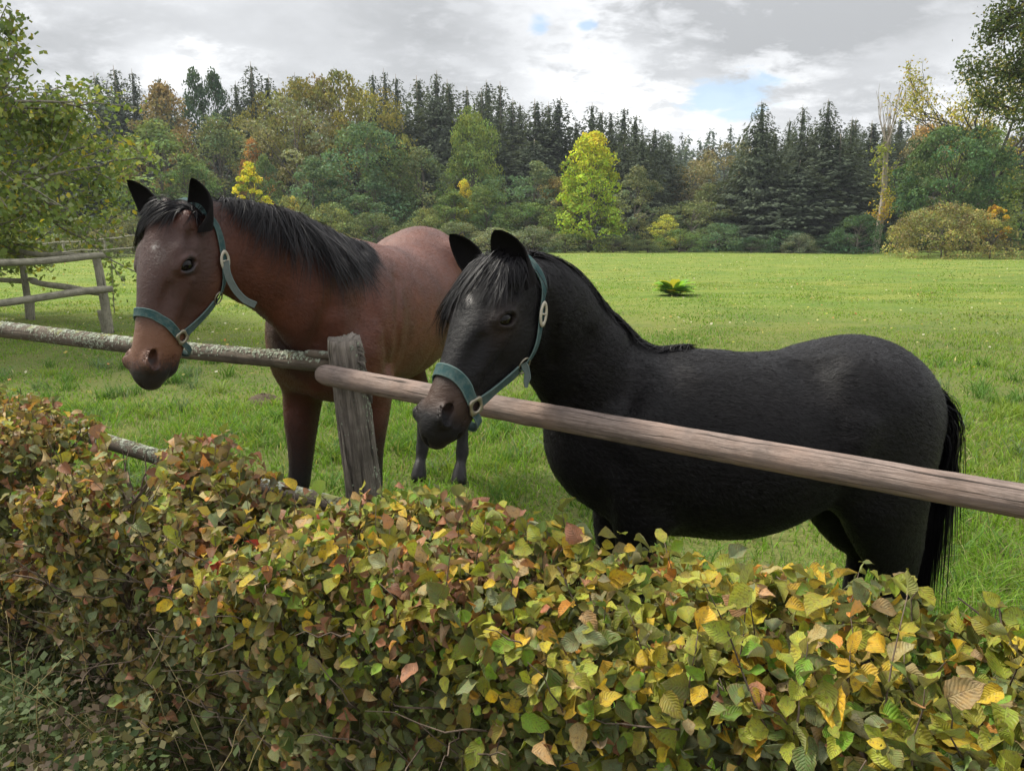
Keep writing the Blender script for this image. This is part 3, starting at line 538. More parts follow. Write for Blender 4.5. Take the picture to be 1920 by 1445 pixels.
def grow(rng, base, d, L_, r, depth, out, tips, nsub=3, spread=.7, up=.25, wig=.12, ratio=.66, seg=5):
    pts = [np.array(base, float)]; d = unit(d)
    for i in range(seg): d = unit(d + rng.normal(0, wig, 3) + np.array([0, 0, up * .15])); pts.append(pts[-1] + d * L_ / seg)
    out.append((np.array(pts), np.linspace(r, r * .55, seg + 1)))
    if depth == 0: tips.append(np.array(pts)); return
    for k in range(nsub):
        i = rng.integers(max(1, seg // 3), seg + 1) if k else seg; a = rng.normal(size=3); a = unit(a - d * (a @ d)); nd = unit(d + a * spread * rng.uniform(.5, 1.3) + np.array([0, 0, up * .3]))
        grow(rng, pts[i], nd, L_ * ratio * rng.uniform(.75, 1.2), r * .52, depth - 1, out, tips, nsub, spread, up, wig, ratio, seg)
def tube_set(segs, kmin=4):
    m = MB()
    for p, r in segs: m.tube(p, np.maximum(r, .004), 8 if r[0] > .05 else kmin, False)
    return m
def leafy(tips, per, size, rng, cols, sd=.12, hang=.3, asp=.6, prob=None):
    C = []; 
    for p in tips:
        n = rng.poisson(per); t = rng.uniform(0, len(p) - 1.001, n); i = t.astype(int); f = (t - i)[:, None]; C.append(p[i] * (1 - f) + p[i + 1] * f + rng.normal(0, sd, (n, 3)))
    C = np.concatenate(C); n = len(C); N_ = rng.normal(size=(n, 3)); N_[:, 2] += .5; N_ /= np.linalg.norm(N_, axis=1, keepdims=True); V, F = cards(C, N_, size * rng.uniform(.6, 1.3, n), rng, asp)
    k = cols(C, rng); return V, F, np.clip(np.repeat(k, 4, 0), .01, 1)
def pick(cols, p):
    cols = np.array(cols)
    return lambda C, rng: cols[rng.choice(len(cols), len(C), p=p)] * rng.normal(1, .15, (len(C), 1))
def bare_top_tree():
    rng = np.random.default_rng(12); b = G(1640, 474, 0.02); Y = b.y; top = P(1655, 150, Y); H = top.z
    root = empty('bare_topped_tree', tuple(b), 'thin tree with a bare twiggy top and sparse yellow orange leaves', 'tree')
    base = np.array(b); tr = np.array([base + np.array([.012 * H * math.sin(t * 4) + t * .3, 0, t * H * .62]) for t in np.linspace(0, 1, 9)]); out = [(tr, np.linspace(.34, .19, 9))]; tips = []; tops = []
    for k in range(7):
        a = k * .9; grow(rng, tr[-1 - (k % 3)], (math.cos(a) * .20, math.sin(a) * .2, 1), H * .20, .075, 2, out, tops, 3, .30, .5, .06, .62)
    for k in range(26):
        t = rng.uniform(.30, .98); i = t * 8; p = tr[int(i)] + (tr[min(int(i) + 1, 8)] - tr[int(i)]) * (i - int(i)); a = rng.uniform(0, 6.28); grow(rng, p, (math.cos(a), math.sin(a), .35), H * .055 * rng.uniform(.6, 1.3), .028, 1, out, tips, 4, .8, .0, .15, .7)
    tube_set(out).build('trunk', mat_bark('grey_tan_bark', (.22, .185, .15), (.40, .35, .29)), root)
    z = lambda C: (C[:, 2] - base[2]) / H
    def cols(C, r):
        g = np.array([(.22, .27, .05), (.33, .33, .06), (.46, .38, .06), (.56, .36, .06), (.52, .28, .07)]); k = np.clip(((.62 - z(C)) * 7 + r.normal(0, .9, len(C))), 0, 4).astype(int); return g[k] * r.normal(1, .12, (len(C), 1))
    V, F, c = leafy(tips, 10, .24, rng, cols, .26); link('crown', mesh_np('crown', V, F, M_FOLA, False, c), root)
    V, F, c = leafy(tops[::4], 3, .14, rng, pick([(.05, .08, .02), (.10, .11, .03)], [.5, .5]), .12); o = link('twig_leaves', mesh_np('twig_leaves', V, F, M_FOLA, False, c), root)
bare_top_tree()
def right_trees():
    # loose yellow green tree
    rng = np.random.default_rng(31); Y = 63.; root = empty('loose_yellow_tree', tuple(P(1850, 470, Y).xy) + (0,), 'airy yellow green tree whose crown shows sky, upper right', 'tree'); o = np.array(root.location); H = P(1800, 105, Y).z
    out = []; tips = []; tr = np.array([o + np.array([-.02 * t * H, 0, t * H * .45]) for t in np.linspace(0, 1, 6)]); out.append((tr, np.linspace(.26, .2, 6)))
    for k in range(9):
        a = rng.uniform(0, 6.28); grow(rng, tr[-1 - (k % 2)], (math.cos(a) * .9 - .25, math.sin(a) * .6, .8), H * .30, .13, 3, out, tips, 3, .65, .15, .12, .68)
    tube_set(out).build('trunk', M_DBARK, root); V, F, c = leafy(tips, 30, .24, rng, pick([(.28, .27, .05), (.40, .35, .06), (.18, .20, .05), (.42, .29, .06)], [.4, .25, .2, .15]), .28); link('crown', mesh_np('crown', V, F, M_FOLA, False, c), root)
    # oak reaching in from the right
    rng = np.random.default_rng(17); Y = 27.; root = empty('oak_tree', tuple(P(2095, 470, Y).xy) + (0,), 'dark oak reaching into the picture from the right edge', 'tree'); o = np.array(root.location); H = P(1920, -10, Y).z
    out = []; tips = []; tr = np.array([o + np.array([0, 0, t * H * .82]) for t in np.linspace(0, 1, 6)]); out.append((tr, np.linspace(.4, .2, 6)))
    for k in range(11):
        a = 2.2 + rng.uniform(0, 1.9) if k < 8 else rng.uniform(0, 6.28); grow(rng, tr[(3, 4, 5, 4)[k % 4]], (math.cos(a), math.sin(a) * .8, .22 + .5 * (k % 3) / 2), H * .27, .15, 3, out, tips, 3, .75, .08, .16, .68)
    tube_set(out).build('trunk', M_DBARK, root); V, F, c = leafy(tips, 100, .14, rng, pick([(.06, .085, .035), (.09, .12, .045), (.16, .15, .04)], [.5, .38, .12]), .24); link('crown', mesh_np('crown', V, F, M_FOLA, False, c), root)
right_trees()
def left_tree():
    rng = np.random.default_rng(8); Y = 13.5; o = np.array([-11.0, Y, 0.]); root = empty('alder_tree', tuple(o), 'near broadleaf tree with dense yellowing green leaves filling the left edge', 'tree'); out = []; tips = []
    tr = np.array([o + np.array([.3 * math.sin(t * 3), 0, t * 7.0]) for t in np.linspace(0, 1, 8)]); out.append((tr, np.linspace(.22, .13, 8)))
    for k in range(34):
        a = rng.uniform(-1.9, 1.6) if k < 27 else rng.uniform(0, 6.28); t = rng.integers(1, 8); grow(rng, tr[t], (math.cos(a), math.sin(a) * .8, .30 + .25 * (t > 5)), 2.0 * (1.15 - .05 * t), .055, 2, out, tips, 4, .75, .02, .16, .68)
    for k in range(12):
        a = rng.uniform(0, 6.28); grow(rng, tr[-1], (math.cos(a) * .6, math.sin(a) * .5, .9), 1.7, .06, 2, out, tips, 4, .6, .1, .14, .7)
    tube_set(out).build('trunk', M_PBARK, root)
    V, F, c = leafy(tips, 70, .115, rng, pick([(.155, .215, .065), (.20, .26, .08), (.28, .30, .08), (.40, .33, .06), (.10, .14, .055), (.28, .32, .18)], [.30, .27, .16, .05, .12, .10]), .15, asp=.72); link('crown', mesh_np('crown', V, F, M_FOLA, False, c), root)
left_tree()
def far_wood():
    rng = np.random.default_rng(2); cr, _, H, R = proto('p2'); V0 = np.empty(len(cr.vertices) * 3, np.float32); cr.vertices.foreach_get('co', V0); V0 = V0.reshape(-1, 4, 3); keep = rng.permutation(len(V0))[:250]
    cen = V0[keep].mean(1, keepdims=True); Q = cen + (V0[keep] - cen) * 3.8; Vs = []; Cs = []
    for i in range(260):
        y = rng.uniform(165, 300); x = rng.uniform(.12, .74) * y * 1.02; h = rng.uniform(14, 19) / 22; a = rng.uniform(0, 6.28); q = Q.reshape(-1, 3).copy(); q = np.stack([q[:, 0] * np.cos(a) - q[:, 1] * np.sin(a), q[:, 0] * np.sin(a) + q[:, 1] * np.cos(a), q[:, 2]], -1)
        q[:, :2] *= 1.7; q *= h; q += [x, y, float(ground_z(x, y)) - .5]; Vs.append(q); br = rng.random() < .10; base = np.array([.15, .14, .07] if br else [.06, .085, .058]) * rng.uniform(.8, 1.25); Cs.append(np.tile(base, (len(q), 1)) * np.repeat(rng.normal(1, .2, (len(q) // 4, 1)), 4, 0))
    V = np.concatenate(Vs); o = link('far_wood', mesh_np('far_wood', V, np.arange(len(V)).reshape(-1, 4), M_FOLA, False, np.clip(np.concatenate(Cs), .01, 1))); tag(o, 'hazy dark spruce forest covering the low hill behind the pasture', 'forest', None, 'stuff')
far_wood()
# ------------------------------------------------------------------ implicit bodies (smooth unions of shaped limbs, one continuous skin)
class Field:
    def __init__(s, xs, ys, zs):
        s.ax = [np.asarray(a, np.float32) for a in (xs, ys, zs)]
        s.D = np.full([len(a) for a in s.ax], .12, np.float32)
    def box(s, lo, hi):
        i0 = [max(0, np.searchsorted(a, l) - 1) for a, l in zip(s.ax, lo)]; i1 = [min(len(a), np.searchsorted(a, h) + 1) for a, h in zip(s.ax, hi)]
        return tuple(slice(a, max(a, b)) for a, b in zip(i0, i1))
    def grid(s, sl):
        return np.ix_(s.ax[0][sl[0]], s.ax[1][sl[1]], s.ax[2][sl[2]])
    def join(s, sl, d, k, op):
        o = s.D[sl]
        if op == '+':
            h = np.clip(.5 + .5 * (o - d) / k, 0, 1); s.D[sl] = o + (d - o) * h - k * h * (1 - h)
        else:
            d = -d; h = np.clip(.5 - .5 * (o - d) / k, 0, 1); s.D[sl] = o + (d - o) * h + k * h * (1 - h)
    def chain(s, rows, lat, k=.03, n=4, g=0.0, op='+', M=.06):
        """rows: x y z a b ; a is the half size along lat, b across it; g makes an egg section (wider towards +up)"""
        n = n * 2; R = spline(rows, n) if len(rows) > 2 else np.asarray(rows, float)
        lat = np.asarray(lat, float); ext = R[:, 3:5].max() + M
        lo = (R[:, :3] - R[:, 3:5].max(1)[:, None]).min(0) - M; hi = (R[:, :3] + R[:, 3:5].max(1)[:, None]).max(0) + M
        BS = s.box(lo, hi); base = [b.start for b in BS]
        D = np.full([b.stop - b.start for b in BS], .12, np.float32)
        for i in range(len(R) - 1):
            p0, p1 = R[i, :3], R[i + 1, :3]; d = p1 - p0; Ln = np.linalg.norm(d)
            if Ln < 1e-6: continue
            t = d / Ln; l = unit(lat - t * (lat @ t)); u = np.cross(t, l)
            r = max(R[i, 3:5].max(), R[i + 1, 3:5].max()) + M
            sl = s.box(np.minimum(p0, p1) - r, np.maximum(p0, p1) + r)
            if any(x.stop <= x.start for x in sl): continue
            X, Y, Z = s.grid(sl); X = X - p0[0]; Y = Y - p0[1]; Z = Z - p0[2]
            w = X * t[0] + Y * t[1] + Z * t[2]; tau = np.clip(w / Ln, 0, 1)
            U = (X * l[0] + Y * l[1] + Z * l[2]); V = (X * u[0] + Y * u[1] + Z * u[2])
            a = R[i, 3] + (R[i + 1, 3] - R[i, 3]) * tau; b = R[i, 4] + (R[i + 1, 4] - R[i, 4]) * tau
            if g: a = a * (1 + g * np.clip(V / b, -1, 1))
            e = w - tau * Ln
            c0 = min(R[i, 3], R[i, 4]); c1 = min(R[i + 1, 3], R[i + 1, 4])
            c = np.where(e < 0, c0, c1)
            q2 = (U / a) ** 2 + (V / b) ** 2 + (e / c) ** 2; q = np.sqrt(q2)
            gr = np.sqrt((U / a ** 2) ** 2 + (V / b ** 2) ** 2 + (e / c ** 2) ** 2) + 1e-6
            dd = (q * (q - 1) / gr).astype(np.float32)
            ls = tuple(slice(x.start - o, x.stop - o) for x, o in zip(sl, base))
            ls = tuple(slice(max(0, x.start), x.stop) for x in ls)
            T = D[ls]; sh = T.shape; dd = dd[-sh[0]:, -sh[1]:, -sh[2]:] if dd.shape != sh and False else dd[:sh[0], :sh[1], :sh[2]]
            np.minimum(T, dd, out=T)
        s.join(BS, D, k, op)
    def ell(s, c, axes, rad, k=.02, op='+', M=.05):
        c = np.asarray(c, float); r = max(rad) + M; sl = s.box(c - r, c + r); X, Y, Z = s.grid(sl)
        X = X - c[0]; Y = Y - c[1]; Z = Z - c[2]; q2 = 0; g2 = 0
        for A, R_ in zip(axes, rad):
            w = X * A[0] + Y * A[1] + Z * A[2]; q2 = q2 + (w / R_) ** 2; g2 = g2 + (w / R_ ** 2) ** 2
        q = np.sqrt(q2); d = (q * (q - 1) / (np.sqrt(g2) + 1e-6)).astype(np.float32)
        s.join(sl, d, k, op)
    def at(s, p):
        p = np.asarray(p, float); idx = []; fr = []
        for a, x in zip(s.ax, p.T):
            i = np.clip(np.searchsorted(a, x) - 1, 0, len(a) - 2); idx.append(i); fr.append(np.clip((x - a[i]) / (a[i + 1] - a[i]), 0, 1))
        o = 0
        for dx in (0, 1):
            for dy in (0, 1):
                for dz in (0, 1):
                    w = (fr[0] if dx else 1 - fr[0]) * (fr[1] if dy else 1 - fr[1]) * (fr[2] if dz else 1 - fr[2])
                    o = o + w * s.D[idx[0] + dx, idx[1] + dy, idx[2] + dz]
        out = np.zeros(len(p), bool)
        for a, x in zip(s.ax, p.T): out |= (x < a[0]) | (x > a[-1])
        return np.where(out, .12, o)
    def grad(s, p, h=.008):
        p = np.asarray(p, float); g = np.zeros_like(p)
        for i in range(3):
            e = np.zeros(3); e[i] = h; g[:, i] = s.at(p + e) - s.at(p - e)
        return g / (np.linalg.norm(g, axis=1, keepdims=True) + 1e-9)
    def snap(s, p, off=.003, it=10, push_only=False):
        p = np.array(p, float)
        for _ in range(it):
            d = s.at(p) - off
            if push_only: d = np.minimum(d, 0)
            p = p - s.grad(p) * np.clip(d, -.03, .03)[:, None] * .9
        return p
    def hit(s, u, v, y0=1.4, y1=4.2):
        Y = np.arange(y0, y1, .006); r = np.array(ray(u, v)); q = np.array([0, 0, EYE]) + r * (Y / r[1])[:, None]; d = s.at(q); i = np.argmax(d < 0)
        return q[i] if d[i] < 0 else None
    def crease(s, pix, w=.03, dep=.35, k=.03, op='-'):
        p = np.array([x for x in (s.hit(*q) for q in pix) if x is not None])
        if len(p) < 3: return
        g = s.grad(p); sg = 1 if op == '-' else -1
        s.chain([(*(a + b * sg * w * (1 - dep)), w, w * .8) for a, b in zip(p, g)], unit(np.cross(p[-1] - p[0], g[0])), k, 4, op=op)
    def surface(s):
        D = s.D; I = D < 0; nx, ny, nz = D.shape
        c = np.zeros((nx - 1, ny - 1, nz - 1), np.uint8)
        for a in (0, 1):
            for b in (0, 1):
                for e in (0, 1): c += I[a:nx - 1 + a, b:ny - 1 + b, e:nz - 1 + e]
        act = (c > 0) & (c < 8); ii = np.argwhere(act); idm = np.full(act.shape, -1, np.int32); idm[act] = np.arange(len(ii))
        acc = np.zeros((len(ii), 3)); cnt = np.zeros(len(ii)); co = [(a, b, e) for a in (0, 1) for b in (0, 1) for e in (0, 1)]
        val = {q: D[ii[:, 0] + q[0], ii[:, 1] + q[1], ii[:, 2] + q[2]] for q in co}
        for q in co:
            for ax_ in range(3):
                if q[ax_]: continue
                r = list(q); r[ax_] = 1; r = tuple(r); v0, v1 = val[q], val[r]; m = (v0 < 0) != (v1 < 0)
                t = np.where(m, v0 / (v0 - v1 + 1e-12), 0)
                pt = np.tile(np.array(q, float), (len(ii), 1)); pt[:, ax_] = t
                acc[m] += pt[m]; cnt[m] += 1
        loc = acc / np.maximum(cnt, 1)[:, None]; V = np.zeros_like(loc)
        for k in range(3):
            a = s.ax[k]; V[:, k] = a[ii[:, k]] + loc[:, k] * (a[ii[:, k] + 1] - a[ii[:, k]])
        F = []
        for k in range(3):
            o1, o2 = [(1, 2), (2, 0), (0, 1)][k]
            sl0 = [slice(None)] * 3; sl1 = [slice(None)] * 3; sl0[k] = slice(0, -1); sl1[k] = slice(1, None)
            for o in (o1, o2): sl0[o] = slice(1, -1); sl1[o] = slice(1, -1)
            A = I[tuple(sl0)]; B = I[tuple(sl1)]
            for m, flip in ((A & ~B, False), (~A & B, True)):
                e = np.argwhere(m)
                if not len(e): continue
                e[:, o1] += 1; e[:, o2] += 1
                def g(d1, d2):
                    q = e.copy(); q[:, o1] += d1; q[:, o2] += d2; return idm[q[:, 0], q[:, 1], q[:, 2]]
                quad = np.stack([g(-1, -1), g(0, -1), g(0, 0), g(-1, 0)], -1)
                F.append(quad[:, ::-1] if flip else quad)
        F = np.concatenate(F); F = F[(F >= 0).all(1)]
        # light relaxation
        for w in (.5, .35):
            S = np.zeros_like(V); C = np.zeros(len(V))
            for a, b in ((0, 1), (1, 2), (2, 3), (3, 0)):
                for k in range(3):
                    S[:, k] += np.bincount(F[:, a], V[F[:, b], k], len(V)) + np.bincount(F[:, b], V[F[:, a], k], len(V))
                C += np.bincount(F[:, a], minlength=len(V)) + np.bincount(F[:, b], minlength=len(V))
            V = V + (S / C[:, None] - V) * w
        return V, F
def graded(lo, hi, flo, fhi, fine, coarse):
    o = []; x = lo
    while x < hi:
        o.append(x); x += fine if flo <= x <= fhi else coarse
    o.append(x); return o
def ribbon(path, nrm, width, thick):
    """a strap: path (n,3) with surface normals, width (scalar or n), thickness"""
    path = np.asarray(path, float); t = np.gradient(path, axis=0); t /= np.linalg.norm(t, axis=1, keepdims=True) + 1e-12
    sd = np.cross(t, nrm); sd /= np.linalg.norm(sd, axis=1, keepdims=True) + 1e-12
    nr = np.cross(sd, t); w = np.broadcast_to(np.asarray(width, float), (len(path),))[:, None] / 2
    prof = [(-1, 0), (-1, .75), (-.86, 1.0), (-.7, .86), (.7, .86), (.86, 1.0), (1, .75), (1, 0)]
    V = np.stack([path + sd * w * a + nr * thick * b for a, b in prof], 1)
    n, k = V.shape[:2]; i = np.arange(n - 1)[:, None] * k; j = np.arange(k)[None]; j2 = (j + 1) % k
    F = np.stack([i + j, i + j2, i + k + j2, i + k + j], -1).reshape(-1, 4)
    F2 = np.array([[0, 7, 6, 1], [1, 6, 5, 2], [2, 5, 4, 3]]); F3 = F2[:, ::-1] + (n - 1) * k
    L_ = np.concatenate([[0], np.cumsum(np.linalg.norm(np.diff(path, axis=0), axis=1))])
    uv = np.stack([np.broadcast_to(L_[:, None], (n, k)), np.broadcast_to(np.array([p[0] for p in prof])[None] * .5 + .5, (n, k))], -1).reshape(-1, 2)
    return V.reshape(-1, 3), np.concatenate([F, F2, F3]), uv
# ------------------------------------------------------------------ materials of the horses
def mat_coat(name, base, dark, tan, bumpk, sheen, lay=(30, 70, 80)):
    m = Mat(name, .5, .30 if 'bay' in name else .16); a = m.attr('Col'); sp = m.nd('ShaderNodeSeparateColor'); m.L.new(a.outputs[0], sp.inputs[0])
    o = m.obj()
    n1 = m.noise(o, 9, 5, .6); n2 = m.noise(m.map(o, lay), 1.0, 6, .7, .5); n4 = m.noise(m.map(o, tuple(x * .22 for x in lay)), 1.0, 5, .6, .4)
    n3 = m.noise(o, 3.2, 3, .5)
    c = m.mix(m.rng(n1, .3, .75), base[0], base[1]); c = m.mix(m.math('MULTIPLY', m.rng(n3, .42, .7), .6), c, base[2])
    c = m.mix(m.math('MULTIPLY', m.rng(n2, .38, .72), .30), c, tuple(x * .45 for x in base[0]))
    c = m.mix(sp.outputs[1], c, m.mix(n1, tan, tuple(x * .62 for x in tan)))
    c = m.mix(sp.outputs[0], c, m.mix(m.rng(n2, .3, .7), dark, tuple(x * 1.9 for x in dark)))
    c = m.mix(m.math('MULTIPLY', sp.outputs[2], m.rng(m.noise(o, 140, 3, .7), .36, .55)), c, (.62, .58, .55))
    nb = m.bump(n2, bumpk, .006, m.bump(n4, .22, .016, m.bump(n3, .5, .03)))
    r = m.rng(n1, .3, .8, .42, .56)
    return m.out(c, nb, r, Sheen_Weight=sheen, Sheen_Roughness=.45, Sheen_Tint=(.8, .8, .9, 1))
def mat_hair(name, c1, c2):
    m = Mat(name, .5, .30 if 'bay' in name else .16); u = m.uv(); a = m.attr('Col')
    c = m.mix(m.math('MULTIPLY', a.outputs['Fac'], 1.0), c1, c2)
    return m.out(c, None, .52)
def mat_strap():
    m = Mat('halter_webbing', .85, .2); u = m.uv(); a = m.attr('Col')
    w = m.nd('ShaderNodeTexWave', wave_type='BANDS', bands_direction='X'); m.L.new(m.map(u, (420, 60, 1)), w.inputs[0]); w.inputs['Scale'].default_value = 1.0
    n = m.noise(m.obj(), 55, 5, .65); n2 = m.noise(m.obj(), 400, 2, .6)
    c = m.mix(m.rng(n, .42, .68), (.024, .062, .064), (.070, .100, .092)); c = m.mix(m.math('MULTIPLY', a.outputs['Fac'], .8), c, (.13, .135, .12))
    ed = m.nd('ShaderNodeSeparateXYZ'); m.L.new(u, ed.inputs[0]); e = m.math('ABSOLUTE', m.math('SUBTRACT', ed.outputs[1], .5))
    c = m.mix(m.rng(e, .38, .46, 0, .6), c, (.13, .185, .175))
    return m.out(c, m.bump(m.math('ADD', w.outputs[0], n2), .45, .0012), .85)
M_BAY = mat_coat('bay_coat', ((.088, .025, .012), (.132, .039, .017), (.048, .017, .010)), (.0085, .0070, .0075), (.165, .075, .040), .5, .035, (70, 26, 80))
M_BLK = mat_coat('black_coat', ((.0042, .0034, .0038), (.0078, .0064, .0070), (.0028, .0023, .0026)), (.0028, .0026, .0028), (.085, .050, .036), .6, .03, (26, 70, 85))
M_HAIR = mat_hair('mane_hair', (.006, .0055, .007), (.045, .036, .034))
M_STRAP = mat_strap()
def _simple(name, col, rough=.5, metal=0.0, bump=None, spec=.4):
    m = Mat(name, rough, spec); n = m.noise(m.obj(), 90, 4, .6)
    c = m.mix(n, tuple(x * .7 for x in col), tuple(min(1, x * 1.15) for x in col)); nb = m.bump(n, bump, .002) if bump else None
    return m.out(c, nb, None, Metallic=metal)
M_METAL = _simple('tarnished_fitting', (.30, .27, .21), .42, .8, .3)
M_PALE = _simple('pale_buckle_plate', (.40, .36, .29), .5, .4, .25)
M_EYE = Mat('horse_eye', .08, .22).out((.004, .0025, .002))
M_NOSEHOLE = Mat('skin_inside', .8, .1).out((.004, .003, .003))
M_EAR = _simple('ear_skin', (.006, .005, .005), .85, 0, .5, .1)
# ------------------------------------------------------------------ head of a horse, in (t along the face, n towards the front, s to its left)
class Head:
    def __init__(s, eye, d, n, scale, w=1.08):
        s.d = unit(d); n = np.asarray(n, float); s.n = unit(n - s.d * (n @ s.d)); s.s = np.cross(s.n, s.d)
        s.k = scale; s.w = w; s.O = np.zeros(3); s.O = np.asarray(eye, float) - s.p(.190, -.064, .10)
    def p(s, t, n, l): return s.O + s.k * (s.d * t + s.n * n + s.s * l * s.w)
    def rows(s, R, l=0.0): return [(*s.p(r[0], r[1], r[4] if len(r) > 4 else l), s.k * r[2] * s.w, s.k * r[3]) for r in R]
    def put(s, F):
        k = s.k; ax = (s.d, s.n, s.s)
        E = lambda t, n, l, rt, rn, rl, kk=.02, op='+': F.ell(s.p(t, n, l), ax, (rt * k, rn * k, rl * k * s.w), kk * k, op)
        # facial bones: t, n(centre), half width, half depth
        F.chain(s.rows([(.015, -.098, .066, .066), (.06, -.083, .088, .078), (.12, -.075, .104, .083), (.18, -.072, .107, .082), (.25, -.072, .096, .080), (.33, -.077, .077, .077),
                        (.41, -.082, .063, .074), (.48, -.084, .060, .072), (.53, -.084, .056, .068), (.568, -.087, .052, .060), (.59, -.092, .042, .047)]), s.s, .03 * k, 5)
        for q in (1, -1):
            F.chain(s.rows([(.06, -.12, .030, .06, .058 * q), (.13, -.15, .034, .085, .058 * q), (.20, -.172, .034, .090, .054 * q), (.28, -.168, .030, .076, .048 * q), (.36, -.15, .026, .052, .038 * q),
                            (.45, -.142, .026, .034, .026 * q), (.54, -.142, .028, .026, .014 * q)]), s.s, .035 * k, 4)
            E(.19, -.150, .066 * q, .095, .085, .030, .03)           # cheek muscle
            E(.155, -.032, .083 * q, .046, .021, .026, .02)           # brow
            F.chain(s.rows([(.235, -.090, .012, .010, .090 * q), (.30, -.092, .010, .010, .077 * q), (.37, -.088, .009, .009, .062 * q), (.41, -.088, .005, .005, .056 * q)]), s.s, .022 * k, 3)   # facial crest
            E(.05, -.05, .075 * q, .055, .03, .022, .03)             # temple
            E(.085, -.062, .102 * q, .022, .016, .010, .025, '-')      # hollow above the eye
            E(.335, -.035, .075 * q, .07, .02, .02, .03, '-')        # flat beside the nose
            # eyelid swelling, then the eye slit; its long axis runs from the front-lower to the rear-upper corner
            e1 = unit(s.d + s.n); e2 = unit(s.n - s.d); ec = lambda x, y, l: (.188 + .707 * (x - y), -.063 + .707 * (x + y), l * q)
            F.ell(s.p(*ec(0, 0, .093)), (e1, e2, s.s), (.052 * k, .037 * k, .022 * k * s.w), .014 * k)
            F.ell(s.p(*ec(0, -.001, .117)), (e1, e2, s.s), (.0370 * k, .0215 * k, .030 * k * s.w), .004 * k, '-')
            F.chain([(*s.p(*ec(x, y, l)), r * k, r * k) for x, y, l, r in ((.038, .004, .105, .005), (.015, .0235, .113, .0075), (-.015, .0235, .112, .0075), (-.039, .003, .102, .005))], s.s, .010 * k, 3)
            F.chain([(*s.p(*ec(x, y, l)), r * k, r * k) for x, y, l, r in ((.028, -.017, .107, .004), (0, -.0245, .111, .005), (-.028, -.017, .105, .004))], s.s, .010 * k, 3)
            # nostril: swollen rim, then the hole
            E(.540, -.050, .038 * q, .040, .030, .020, .02)
            F.chain(s.rows([(.512, -.032, .010, .008, .050 * q), (.540, -.026, .011, .009, .057 * q), (.564, -.042, .012, .009, .058 * q), (.560, -.066, .011, .009, .056 * q)]), s.s, .012 * k, 3)
            F.chain(s.rows([(.513, -.042, .018, .012, .064 * q), (.533, -.041, .024, .018, .058 * q), (.551, -.049, .020, .0155, .055 * q)]), s.s, .006 * k, 3, op='-')
            F.chain(s.rows([(.530, -.042, .019, .017, .052 * q), (.502, -.050, .016, .013, .030 * q)]), s.s, .005 * k, 3, op='-')
        E(.075, -.018, 0, .12, .022, .05, .03)                       # forehead
        E(.562, -.080, 0, .048, .050, .046, .02)                     # upper lip
        E(.575, -.102, 0, .032, .030, .042, .015)
        E(.535, -.148, 0, .042, .026, .034, .015)                    # lower lip and chin
        for q in (1, -1):
            F.chain(s.rows([(.605, -.128, .006, .0035, .025 * q), (.572, -.133, .010, .0035, .045 * q), (.535, -.128, .010, .003, .052 * q), (.505, -.120, .008, .002, .054 * q)]), s.s, .006 * k, 3, op='-')   # mouth
        E(.62, -.075, 0, .012, .03, .005, .01, '-')                  # groove of the lip
